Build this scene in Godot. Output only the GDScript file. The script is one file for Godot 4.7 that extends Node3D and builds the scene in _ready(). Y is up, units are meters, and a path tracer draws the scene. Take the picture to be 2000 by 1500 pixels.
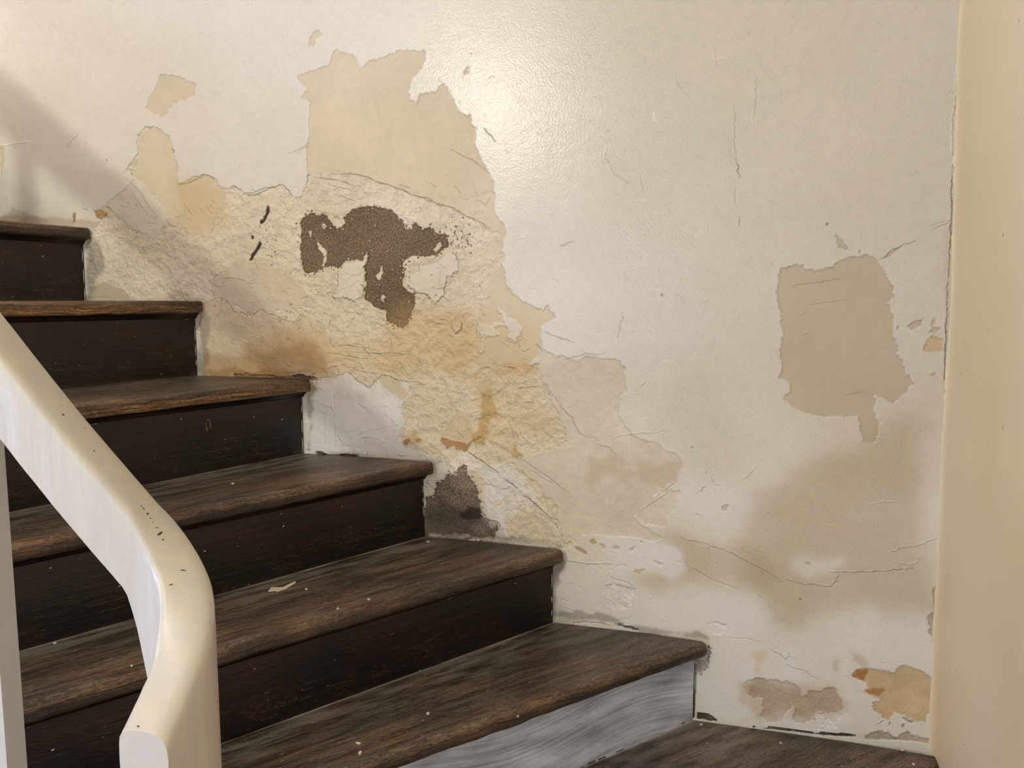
extends Node3D
# A worn winding staircase climbing along a wall whose paint is peeling. Metres, y up.
# Back wall on z = 0, stairs on its room side (z > 0), floor of the room below at y = 0.

var rng := RandomNumberGenerator.new()
var taken := {}

# the painted and plastered field of the back wall: a picture in millimetres measured from its top left corner
const FIELD_X := -2.0
const FIELD_TOP := 2.32
const FIELD_W := 2500.0
const FIELD_H := 1900.0
const TW := 2048
const TH := 1556
const TS := 2048.0 / 2500.0
var kind_map: Image        # which coat lies open at each point
var level_map: Image       # how far it stands out
var score_map: Image       # scratches, ridges, cracks
var line_marks := []       # dark fillings of cracks, painted edge shadows and ridge highlights, laid on after the coats
var stains_and_shade := []           # soft discolorations, and painted light falloff on the right

func _ready() -> void:
	rng.seed = 7
	# ---- camera
	var cam := Camera3D.new()
	cam.name = "camera"
	cam.position = Vector3(0, 1.48, 1.75)
	cam.rotation_degrees = Vector3(-6.164, 14.849, 0)
	cam.fov = 53.13
	cam.near = 0.05
	cam.current = true
	add_child(cam)
	# ---- sky outside the window and exposure
	var env := Environment.new()
	var sky_mat := ProceduralSkyMaterial.new()
	sky_mat.sky_top_color = Color(0.45, 0.60, 0.85)
	sky_mat.sky_horizon_color = Color(0.78, 0.84, 0.92)
	sky_mat.ground_bottom_color = Color(0.32, 0.31, 0.29)
	sky_mat.ground_horizon_color = Color(0.6, 0.62, 0.64)
	var sky := Sky.new()
	sky.sky_material = sky_mat
	env.sky = sky
	env.background_mode = Environment.BG_SKY
	env.background_energy_multiplier = 1.0
	env.tonemap_mode = Environment.TONE_MAPPER_LINEAR
	env.tonemap_exposure = 0.97
	env.sdfgi_enabled = true
	env.ssao_enabled = true
	env.ssil_enabled = true
	var we := WorldEnvironment.new()
	we.name = "world_environment"
	we.environment = env
	add_child(we)
	# ---- daylight at the front window and added fill at the left one, both outside the frame
	make_daylight_or_fill("front_daylight", Vector3(-1.3, 1.35, 6.1), 0.0, Vector2(1.2, 1.3), Color(0.86,0.92,1), 4.2)
	make_daylight_or_fill("side_fill", Vector3(-4.1, 1.45, 3.2), -90.0, Vector2(1.2, 1.3), Color(0.76,0.79,0.98), 13)  # added fill from the left, brightening the right wall
	# the pendant and the added fill lamp are built with their fittings
	make_lamp("pendant_lamp", "bare round bulb hanging from a short black flex in front of the stairs", Vector3(-1.485, 2.652, 3.2), 3.2, 0.045, Color(1,0.985,0.89), 3.0)
	make_lamp("fill_lamp", "added unseen fill bulb hanging above the top of the stairs", Vector3(-3.6, 2.75, 1.0), 3.2, 0.07, Color(1,0.92,0.86), 0.6)  # added out of view to brighten the upper left of the wall
	# ---- the room
	build_room()
	build_back_wall()
	build_stairs()
	build_banister()
	build_flakes()

func make_daylight_or_fill(called: String, at: Vector3, turn: float, size: Vector2, col: Color, energy: float) -> void:
	var day := AreaLight3D.new()
	day.name = called
	day.area_size = size
	day.position = at
	day.rotation_degrees = Vector3(0, turn, 0)   # an area light shines towards its own -z
	day.light_color = col
	day.light_energy = energy
	day.shadow_enabled = true
	add_child(day)

# ------------------------------------------------------------------ naming
func numbered(called: String) -> String:
	if not taken.has(called):
		taken[called] = 0
		return called
	taken[called] += 1
	return "%s_%03d" % [called, taken[called]]

func tag(o: Node, label: String, category: String, group := "") -> void:
	o.set_meta("label", label)
	o.set_meta("category", category)
	if group:
		o.set_meta("group", group)

func mesh_node(called: String, mesh: Mesh, m: Material, parent: Node = self) -> MeshInstance3D:
	var o := MeshInstance3D.new()
	o.name = numbered(called) if parent == self else called
	o.mesh = mesh
	if m:
		o.material_override = m
	o.cast_shadow = GeometryInstance3D.SHADOW_CASTING_SETTING_ON
	parent.add_child(o, true)
	return o

func structure(called: String, mesh: Mesh, m: Material, label: String) -> MeshInstance3D:
	var o := mesh_node(called, mesh, m)
	o.set_meta("kind", "structure")
	tag(o, label, called.get_slice("_", 0))
	return o

# ------------------------------------------------------------------ mesh helpers
func quad(st: SurfaceTool, a: Vector3, b: Vector3, c: Vector3, d: Vector3, ua := Vector2.ZERO, ub := Vector2.ZERO, uc := Vector2.ZERO, ud := Vector2.ZERO) -> void:
	# seen from its front the corners a, b, c, d run clockwise
	for i in [[a, ua], [b, ub], [c, uc], [a, ua], [c, uc], [d, ud]]:
		st.set_uv(i[1])
		st.add_vertex(i[0])

func begin(smooth := -1) -> SurfaceTool:
	var st := SurfaceTool.new()
	st.begin(Mesh.PRIMITIVE_TRIANGLES)
	st.set_smooth_group(smooth)
	return st

func done(st: SurfaceTool) -> ArrayMesh:
	st.generate_normals()
	return st.commit()

func box(st: SurfaceTool, lo: Vector3, hi: Vector3) -> void:
	var p := []
	for i in 8:
		p.append(Vector3(hi.x if i & 1 else lo.x, hi.y if i & 2 else lo.y, hi.z if i & 4 else lo.z))
	quad(st, p[6], p[7], p[5], p[4])
	quad(st, p[3], p[2], p[0], p[1])
	quad(st, p[2], p[6], p[4], p[0])
	quad(st, p[7], p[3], p[1], p[5])
	quad(st, p[2], p[3], p[7], p[6])
	quad(st, p[4], p[5], p[1], p[0])

# rows of points (all the same length) skinned into a surface; front side where the rows run left to right and the columns downwards
func skin(st: SurfaceTool, rows: Array, uvs: Array) -> void:
	for i in rows.size() - 1:
		for j in rows[i].size() - 1:
			quad(st, rows[i][j], rows[i][j + 1], rows[i + 1][j + 1], rows[i + 1][j], uvs[i][j], uvs[i][j + 1], uvs[i + 1][j + 1], uvs[i + 1][j])

func fan(st: SurfaceTool, ring: Array, flip := false) -> void:
	var mid := Vector3.ZERO
	for p in ring:
		mid += p / ring.size()
	for i in ring.size():
		var a = ring[i]
		var b = ring[(i + 1) % ring.size()]
		for p in ([mid, b, a] if flip else [mid, a, b]):
			st.set_uv(Vector2(0.5, 0.5))
			st.add_vertex(p)

# ------------------------------------------------------------------ noise and materials
func noise(w: int, h: int, freq: float, oct: int, sd: int) -> Image:
	var n := FastNoiseLite.new()
	n.seed = sd
	n.noise_type = FastNoiseLite.TYPE_SIMPLEX_SMOOTH
	n.frequency = freq
	n.fractal_octaves = oct
	if oct == 1:
		n.fractal_type = FastNoiseLite.FRACTAL_NONE
	return n.get_image(w, h)

func stretched(w: int, h: int, sw: int, sh: int, freq: float, oct: int, sd: int) -> PackedByteArray:
	# repeats without a seam, so that it can run on past its edge
	var n := FastNoiseLite.new()
	n.seed = sd
	n.noise_type = FastNoiseLite.TYPE_SIMPLEX_SMOOTH
	n.frequency = freq
	n.fractal_octaves = oct
	var im := n.get_seamless_image(sw, sh)
	im.resize(w, h, Image.INTERPOLATE_CUBIC)
	im.convert(Image.FORMAT_L8)
	return im.get_data()

func plain(col: Color, rough: float, spec := 0.5) -> StandardMaterial3D:
	var m := StandardMaterial3D.new()
	m.albedo_color = col
	m.roughness = rough
	m.metallic_specular = spec
	return m

func bumpy(m: StandardMaterial3D, freq: float, cm: float, scale: float, sd: int) -> StandardMaterial3D:
	# fine relief that is the same on every side of a thing
	var n := FastNoiseLite.new()
	n.seed = sd
	n.frequency = freq
	n.fractal_octaves = 4
	var t := NoiseTexture2D.new()
	t.width = 512
	t.height = 512
	t.seamless = true
	t.noise = n
	m.heightmap_enabled = true
	m.heightmap_texture = t
	m.heightmap_scale = cm
	m.uv1_triplanar = true
	m.uv1_world_triplanar = true
	m.uv1_scale = Vector3.ONE * scale
	return m

func textured(albedo: Image, rough: float, height: Image = null, cm := 0.0) -> StandardMaterial3D:
	var m := StandardMaterial3D.new()
	m.albedo_texture = ImageTexture.create_from_image(albedo)
	m.roughness = rough
	if height:
		m.heightmap_enabled = true
		m.heightmap_texture = ImageTexture.create_from_image(height)
		m.heightmap_scale = cm
	return m

# ------------------------------------------------------------------ lamps
func make_lamp(called: String, label: String, at: Vector3, ceiling_y: float, r: float, col: Color, energy: float) -> void:
	var o := Node3D.new()
	o.name = called
	o.position = at
	add_child(o)
	tag(o, label, "lamp")
	var bulb := SphereMesh.new()
	bulb.radius = r
	bulb.height = r * 2.0
	var em := plain(Color(1, 1, 1), 0.4)
	em.emission_enabled = true
	em.emission = col
	em.emission_energy_multiplier = 2.0
	mesh_node("bulb", bulb, em, o)
	var sock := CylinderMesh.new()
	sock.top_radius = 0.016
	sock.bottom_radius = 0.021
	sock.height = 0.06
	var black := plain(Color(0.04, 0.04, 0.04), 0.5)
	mesh_node("lamp_socket", sock, black, o).position = Vector3(0, r + 0.027, 0)
	var flex := CylinderMesh.new()
	flex.top_radius = 0.004
	flex.bottom_radius = 0.004
	flex.height = ceiling_y - at.y - r - 0.05
	mesh_node("flex", flex, black, o).position = Vector3(0, r + 0.05 + flex.height * 0.5, 0)
	var rose := CylinderMesh.new()
	rose.top_radius = 0.045
	rose.bottom_radius = 0.03
	rose.height = 0.025
	mesh_node("ceiling_rose", rose, black, o).position = Vector3(0, ceiling_y - at.y - 0.0125, 0)
	var l := OmniLight3D.new()
	l.name = "lamp_light"
	l.light_color = col
	l.light_energy = energy
	l.light_size = r
	l.omni_range = 12.0
	l.omni_attenuation = 2.0
	l.shadow_enabled = true
	o.add_child(l)

# ------------------------------------------------------------------ room shell
func corner_x(y: float) -> float:
	# the corner between the back and right wall leans a little and is not quite straight
	return 0.480 - 0.026 * (y - 0.5) / 1.5 + 0.0025 * sin(y * 5.3)

func build_room() -> void:
	var paint := bumpy(plain(Color(0.80, 0.74, 0.62), 0.5), 0.02, 0.12, 1.2, 3)
	var st := begin()
	box(st, Vector3(-4.2, -0.15, -0.2), Vector3(1.0, 0.0, 6.4))
	structure("floor", done(st), bumpy(plain(Color(0.34, 0.27, 0.20), 0.6), 0.03, 0.1, 1.0, 5), "dark wooden floor at the foot of the stairs, below the frame")
	st = begin()
	box(st, Vector3(-4.2, 3.2, -0.2), Vector3(1.0, 3.35, 6.4))
	structure("ceiling", done(st), plain(Color(0.85, 0.82, 0.75), 0.8), "plain white ceiling over the stairwell, above the frame")
	st = begin()
	box(st, Vector3(-4.4, -0.15, -0.2), Vector3(-4.2, 3.35, 2.6))
	box(st, Vector3(-4.4, -0.15, 3.8), Vector3(-4.2, 3.35, 6.4))
	box(st, Vector3(-4.4, -0.15, 2.6), Vector3(-4.2, 0.8, 3.8))
	box(st, Vector3(-4.4, 2.1, 2.6), Vector3(-4.2, 3.35, 3.8))
	structure("wall_left", done(st), paint, "cream wall at the far left of the stairwell with an added window in it")
	# right wall: its face starts in the leaning corner and comes towards the viewer
	st = begin(0)
	var rows := []
	var uvs := []
	var zs := [-0.02, 0.0, 0.003, 0.008, 0.016, 0.03, 0.08, 0.2, 0.4, 0.7, 1.5, 3.0, 6.4]
	for i in 66:
		var y: float = 3.2 - 3.25 * i / 65.0
		var r := []
		var u := []
		for z in zs:
			var edge: float = 0.006 * exp(-z / 0.008)          # the corner is slightly filled with old paint
			var wob: float = 0.0012 * sin(y * 9.0 + z * 7.0) + 0.0008 * sin(y * 31.0)
			r.append(Vector3(corner_x(y) - edge + wob, y, z))
			u.append(Vector2(z / 0.8, (2.4 - y) / 2.2))
		rows.append(r)
		uvs.append(u)
	skin(st, rows, uvs)
	var back := begin()
	box(back, Vector3(0.60, -0.15, -0.2), Vector3(0.75, 3.35, 6.4))
	st.append_from(done(back), 0, Transform3D.IDENTITY)
	st.generate_normals()
	structure("wall_right", st.commit(), right_wall_material(), "smooth tan painted wall standing at right angles to the peeling wall")
	# front wall behind the viewer, with the window opening
	st = begin()
	var wz0 := 6.2
	var wz1 := 6.4
	box(st, Vector3(-4.2, 0, wz0), Vector3(-1.9, 3.2, wz1))
	box(st, Vector3(-0.7, 0, wz0), Vector3(0.6, 3.2, wz1))
	box(st, Vector3(-1.9, 0, wz0), Vector3(-0.7, 0.7, wz1))
	box(st, Vector3(-1.9, 2.0, wz0), Vector3(-0.7, 3.2, wz1))
	structure("wall_front", done(st), paint, "cream wall behind the viewer with one window in it")
	var frame_mat := plain(Color(0.85, 0.84, 0.80), 0.4)
	var glass := plain(Color(1, 1, 1, 0.06), 0.02)
	glass.transparency = BaseMaterial3D.TRANSPARENCY_ALPHA
	make_window("window_1", "white framed window behind the viewer that lets in daylight", Transform3D(Basis.IDENTITY, Vector3(-1.3, 0.7, 6.3)), frame_mat, glass)
	make_window("window_added_2", "added unseen white framed window in the left wall for fill light", Transform3D(Basis(Vector3.UP, PI / 2), Vector3(-4.3, 0.8, 3.2)), frame_mat, glass)

func make_window(called: String, label: String, at: Transform3D, frame_mat: Material, glass: Material) -> void:
	var st := begin()
	for b in [[-0.6, -0.55, 0.0, 1.3], [0.55, 0.6, 0.0, 1.3], [-0.55, 0.55, 0.0, 0.05], [-0.55, 0.55, 1.25, 1.3], [-0.02, 0.02, 0.05, 1.25]]:
		box(st, Vector3(b[0], b[2], -0.03), Vector3(b[1], b[3], 0.03))
	var win := structure(called, done(st), frame_mat, label)
	win.transform = at
	for x in [[-0.55, -0.02], [0.02, 0.55]]:
		st = begin()
		box(st, Vector3(x[0], 0.05, -0.002), Vector3(x[1], 1.25, 0.002))
		mesh_node("pane", done(st), glass, win)

func right_wall_material() -> StandardMaterial3D:
	var w := 512
	var h := 1024
	var a := noise(w, h, 0.006, 3, 41).get_data()
	var b := noise(w, h, 0.2, 2, 42).get_data()
	var out := PackedByteArray()
	out.resize(w * h * 3)
	var hgt := PackedByteArray()
	hgt.resize(w * h)
	for y in h:
		var low: float = smoothstep(0.55, 0.95, float(y) / h)
		for x in w:
			var i := y * w + x
			var n: float = a[i] / 255.0 - 0.5
			var f: float = b[i] / 255.0 - 0.5
			var pink: float = low * exp(-pow((x - 24.0 - 40.0 * n) / 22.0, 2.0)) * 0.7
			var v: float = 1.0 + 0.02 * n + 0.02 * f
			out[i * 3] = int(clampf(lerpf(0.90, 0.895, pink) * v, 0, 1) * 255)
			out[i * 3 + 1] = int(clampf(lerpf(0.838, 0.80, pink) * v, 0, 1) * 255)
			out[i * 3 + 2] = int(clampf(lerpf(0.715, 0.665, pink) * v, 0, 1) * 255)
			hgt[i] = int(clampf(0.5 + 0.5 * n + 0.25 * f, 0, 1) * 255)
	var im := Image.create_from_data(w, h, false, Image.FORMAT_RGB8, out)
	for s in 26:
		var c := Color(0.45, 0.36, 0.28).lerp(Color(0.86, 0.82, 0.74), rng.randf())
		im.fill_rect(Rect2i(rng.randi_range(8, 330), rng.randi_range(150, 1000), rng.randi_range(1, 2), rng.randi_range(1, 4)), c)
	var m := textured(im, 0.55, Image.create_from_data(w, h, false, Image.FORMAT_L8, hgt), 0.06)
	return m

# ------------------------------------------------------------------ the back wall: coats of paint, skim, plaster and cement
# id: [red, green, blue, broad mottling, fine mottling, level mm, medium relief mm, fine relief mm, roughness]
const COATS := {
	0: [0.872, 0.858, 0.822, 0.015, 0.008, 0.0, 0.05, 0.075, 0.28],    # cream eggshell paint
	1: [0.840, 0.790, 0.700, 0.04, 0.03, -0.8, 0.12, 0.06, 0.60],    # tan undercoat
	2: [0.872, 0.832, 0.755, 0.06, 0.05, -1.3, 1.7, 0.26, 0.82],    # rough cream plaster
	3: [0.475, 0.405, 0.325, 0.10, 0.32, -3.2, 0.75, 0.75, 0.95],    # brown sandy cement
	4: [0.520, 0.470, 0.420, 0.28, 0.36, -2.6, 0.80, 0.65, 0.95],    # dark grey cement
	5: [0.885, 0.875, 0.870, 0.07, 0.03, -0.9, 0.26, 0.08, 0.75],    # pale limewash
	6: [0.700, 0.645, 0.580, 0.12, 0.10, -0.9, 0.40, 0.14, 0.8],     # grey tan skim
	7: [0.790, 0.700, 0.560, 0.10, 0.06, -0.9, 0.28, 0.08, 0.6],     # golden tan coat
	8: [0.690, 0.560, 0.400, 0.18, 0.08, -0.9, 0.30, 0.10, 0.7],     # rust brown stain
	9: [0.290, 0.250, 0.205, 0.10, 0.20, -4.0, 0.50, 0.40, 0.95],    # open cracks
	10: [0.872, 0.845, 0.780, 0.03, 0.02, 0.6, 0.20, 0.05, 0.6],     # thick paint left standing
	11: [0.832, 0.775, 0.705, 0.06, 0.03, -0.9, 0.40, 0.10, 0.7],    # skim, its pink partly the handrail shadow put into the colour
	12: [0.785, 0.735, 0.655, 0.03, 0.02, -0.9, 0.10, 0.05, 0.6],    # beige undercoat
	13: [0.890, 0.870, 0.835, 0.07, 0.05, -0.7, 1.2, 0.18, 0.8],    # white filler
	15: [0.852, 0.825, 0.772, 0.05, 0.03, -0.6, 0.40, 0.10, 0.6],    # thin skim almost like the paint
	14: [0.845, 0.780, 0.680, 0.09, 0.05, -0.9, 0.60, 0.12, 0.75],   # brownish skim
}
const COAT_NAMES := {0: "paint_film", 1: "undercoat_patch", 2: "plaster_patch", 3: "cement_patch", 4: "grey_cement_patch", 5: "limewash_patch", 6: "skim_patch", 7: "tan_patch", 8: "stain_patch", 9: "crack", 10: "paint_remnant", 11: "shaded_skim_patch", 12: "beige_patch", 13: "filler_patch", 14: "brown_patch", 15: "skim_patch"}
const COAT_LABELS := {1: "bare tan undercoat where paint has come off", 2: "rough bare cream plaster", 3: "brown sandy cement laid bare", 4: "dark grey cement laid bare", 5: "pale lavender white limewash", 6: "grey tan skim laid bare", 7: "golden tan coat laid bare", 10: "thick cream paint left standing", 11: "smooth skim with the pink rail shadow put into its colour", 12: "beige undercoat in a ragged rectangle", 13: "white filler", 14: "brownish stained skim"}

func ragged(pts: PackedVector2Array, amp: float, closed := true) -> PackedVector2Array:
	# split every edge again and again, each time pushing the new point sideways
	var cur := pts
	var a := amp
	for pass_no in 4:
		var nxt := PackedVector2Array()
		var n := cur.size()
		for i in n:
			nxt.append(cur[i])
			if i == n - 1 and not closed:
				break
			var q: Vector2 = cur[(i + 1) % n]
			var d := q - cur[i]
			var len := d.length()
			if len < 1.6:
				continue
			var off: float = rng.randfn(0.0, 0.5) * minf(a, len * 0.28)
			nxt.append(cur[i] + d * 0.5 + Vector2(-d.y, d.x) / len * off)
		cur = nxt
		a *= 0.72
	return cur

func to_px(mm: Array) -> PackedVector2Array:
	var out := PackedVector2Array()
	for i in range(0, mm.size(), 2):
		out.append(Vector2(mm[i], mm[i + 1]) * TS)
	return out

func fill(im: Image, pts: PackedVector2Array, col: Color, im2: Image = null, col2 := Color.BLACK) -> void:
	var lo := INF
	var hi := -INF
	for p in pts:
		lo = minf(lo, p.y)
		hi = maxf(hi, p.y)
	var n := pts.size()
	var y0 := maxi(0, int(ceil(lo - 0.5)))
	var y1 := mini(im.get_height() - 1, int(floor(hi - 0.5)))
	var table := {}
	for i in n:
		var a := pts[i]
		var b := pts[(i + 1) % n]
		if a.y == b.y:
			continue
		if a.y > b.y:
			var t := a
			a = b
			b = t
		var k := (b.x - a.x) / (b.y - a.y)
		for y in range(maxi(y0, int(ceil(a.y - 0.5))), mini(y1, int(ceil(b.y - 0.5)) - 1) + 1):
			if not table.has(y):
				table[y] = PackedFloat32Array()
			table[y].append(a.x + k * (y + 0.5 - a.y))
	for y in table:
		var xs: PackedFloat32Array = table[y]
		xs.sort()
		for j in range(0, xs.size() - 1, 2):
			var xa := int(round(xs[j]))
			var xb := int(round(xs[j + 1]))
			if xb > xa:
				im.fill_rect(Rect2i(xa, y, xb - xa, 1), col)
				if im2:
					im2.fill_rect(Rect2i(xa, y, xb - xa, 1), col2)

func patch(id: int, jitter: float, mm: Array) -> void:
	var pts := ragged(to_px(mm), jitter * 2.0)
	fill(kind_map, pts, Color8(id, id, id), level_map, level_color(id))
	if id == 3 or id == 4:
		# crumbled edge: specks of cement showing outside, specks of plaster holding on inside
		for i in range(0, pts.size(), 3):
			var p := pts[i] + Vector2(rng.randfn(), rng.randfn()) * 4.5
			var r := rng.randf_range(0.5, 2.3)
			var dot := PackedVector2Array()
			for k in 7:
				dot.append(p + Vector2.from_angle(TAU * k / 7.0) * r * rng.randf_range(0.5, 1.4))
			var spot := id if rng.randf() < 0.6 else 2
			fill(kind_map, dot, Color8(spot, spot, spot), level_map, level_color(spot))

func level_color(id: int) -> Color:
	var v := int(round(200.0 + COATS[id][5] * 40.0))
	return Color8(v, v, v)

func stain_or_shade(col: Color, alpha: float, blur: float, broken: float, mm: Array) -> void:
	stains_and_shade.append([col, alpha, blur, broken, ragged(to_px(mm), 6.0 + minf(blur, 45.0) * 1.2)])

func ribbon(pts: PackedVector2Array, w: float) -> PackedVector2Array:
	var left := PackedVector2Array()
	var right := PackedVector2Array()
	var n := pts.size()
	for i in n:
		var d := (pts[mini(i + 1, n - 1)] - pts[maxi(i - 1, 0)]).normalized()
		var side := Vector2(-d.y, d.x)
		var taper := sin(PI * (0.08 + 0.84 * i / maxf(1.0, n - 1.0)))
		var ww := w * (0.35 + 0.65 * taper) * rng.randf_range(0.6, 1.25) * 0.5
		left.append(pts[i] + side * ww)
		right.append(pts[i] - side * ww)
	right.reverse()
	left.append_array(right)
	return left

func score(depth: float, w: float, dark: float, mm: Array) -> void:
	var line := ragged(to_px(mm), 3.0, false)
	var v := int(clampf(128.0 + depth * 95.0, 0, 255))
	fill(score_map, ribbon(line, maxf(w * TS, 1.8)), Color8(v, v, v))
	if dark > 0.0:
		line_marks.append([ribbon(line, maxf(w * TS * 0.55, 1.0)), Color(0.34, 0.28, 0.22, dark * 0.65)])  # dark ink: crack fillings, and shadow painted under paint film edges
	elif depth > 0.3:
		line_marks.append([ribbon(line, maxf(w * TS * 0.6, 1.0)), Color(0.95, 0.92, 0.85, 0.45)])   # light catching the raised ridges, put into the colour

func random_scores(count: int, area: Rect2, depth: float, length: float, lean: float, spread: float) -> void:
	for i in count:
		var p := Vector2(rng.randf_range(area.position.x, area.end.x), rng.randf_range(area.position.y, area.end.y)) * TS
		var a := lean + rng.randfn(0.0, spread)
		var l := length * TS * rng.randf_range(0.3, 1.3)
		var q := PackedVector2Array([p, p + Vector2(cos(a), sin(a)) * l * 0.5 + Vector2(rng.randfn(), rng.randfn()) * 2.0, p + Vector2(cos(a), sin(a)) * l])
		var v := int(clampf(128.0 + depth * rng.randf_range(-1.0, 1.0) * 60.0, 0, 255))
		fill(score_map, ribbon(ragged(q, 2.0, false), rng.randf_range(1.4, 3.4)), Color8(v, v, v))

func speckle(count: int, area: Rect2, id: int, least: float, most: float, gather := Vector2.ZERO, spread := 0.0) -> void:
	for i in count:
		var p := Vector2(rng.randf_range(area.position.x, area.end.x), rng.randf_range(area.position.y, area.end.y))
		if spread > 0.0:
			p = gather + Vector2(rng.randfn(), rng.randfn()) * spread
		p *= TS
		var r := rng.randf_range(least, most) * TS
		var pts := PackedVector2Array()
		for k in 7:
			pts.append(p + Vector2.from_angle(TAU * k / 7.0) * r * rng.randf_range(0.6, 1.3))
		fill(kind_map, pts, Color8(id, id, id), level_map, level_color(id))

func softened(im: Image, factor: int) -> Image:
	var b: Image = im.duplicate()
	var w := b.get_width()
	var h := b.get_height()
	b.resize(maxi(1, w / factor), maxi(1, h / factor), Image.INTERPOLATE_BILINEAR)
	b.resize(w, h, Image.INTERPOLATE_CUBIC)
	return b

func blend_soft(albedo: Image, e: Array, grain: Image) -> void:
	# a soft tone: its outline drawn small, blurred by scaling, broken up with noise, then laid over the wall colour
	var pts: PackedVector2Array = e[4]
	var blur: float = e[2] * TS
	var lo := pts[0]
	var hi := pts[0]
	for p in pts:
		lo = lo.min(p)
		hi = hi.max(p)
	lo -= Vector2.ONE * blur * 1.6
	hi += Vector2.ONE * blur * 1.6
	var at := Vector2i(lo.floor())
	var size := Vector2i((hi - lo).ceil()) + Vector2i.ONE
	var f := clampf(blur / 3.0, 1.0, 64.0)
	var sw := maxi(3, int(size.x / f))
	var sh := maxi(3, int(size.y / f))
	var m := Image.create(sw, sh, false, Image.FORMAT_L8)
	var sp := PackedVector2Array()
	for p in pts:
		sp.append((p - lo) * Vector2(float(sw) / size.x, float(sh) / size.y))
	fill(m, sp, Color.WHITE)
	# two rounds of a 3x3 mean
	for r in 2:
		var s := m.get_data()
		var d := s.duplicate()
		for y in range(1, sh - 1):
			for x in range(1, sw - 1):
				var i := y * sw + x
				d[i] = (s[i] * 2 + s[i - 1] + s[i + 1] + s[i - sw] + s[i + sw] + s[i - sw - 1] + s[i + sw + 1] + s[i - sw + 1] + s[i + sw - 1]) / 10
		for y in sh:
			d[y * sw] = 0
			d[y * sw + sw - 1] = 0
		for x in sw:
			d[x] = 0
			d[(sh - 1) * sw + x] = 0
		m = Image.create_from_data(sw, sh, false, Image.FORMAT_L8, d)
	var q := 2
	var hw := maxi(2, size.x / q)
	var hh := maxi(2, size.y / q)
	m.resize(hw, hh, Image.INTERPOLATE_CUBIC)
	var md := m.get_data()
	var g := grain.get_data()
	var gw := grain.get_width()
	var gh := grain.get_height()
	var rgba := PackedByteArray()
	rgba.resize(hw * hh * 4)
	var c: Color = e[0]
	var cr := int(c.r * 255)
	var cg := int(c.g * 255)
	var cb := int(c.b * 255)
	var k: float = e[1]
	var br: float = e[3]
	for y in hh:
		var gy := posmod(at.y / q + y, gh) * gw
		for x in hw:
			var i := y * hw + x
			if md[i] == 0:
				continue
			var v: float = md[i] / 255.0
			var n: float = g[gy + posmod(at.x / q + x, gw)] / 255.0
			v = clampf(v + (n - 0.5) * 2.4 * br * v * (1.2 - v * 0.7), 0.0, 1.0) * k
			rgba[i * 4] = cr
			rgba[i * 4 + 1] = cg
			rgba[i * 4 + 2] = cb
			rgba[i * 4 + 3] = int(v * 255)
	var over := Image.create_from_data(hw, hh, false, Image.FORMAT_RGBA8, rgba)
	over.resize(size.x, size.y, Image.INTERPOLATE_BILINEAR)
	albedo.blend_rect(over, Rect2i(Vector2i.ZERO, size), at)

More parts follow.
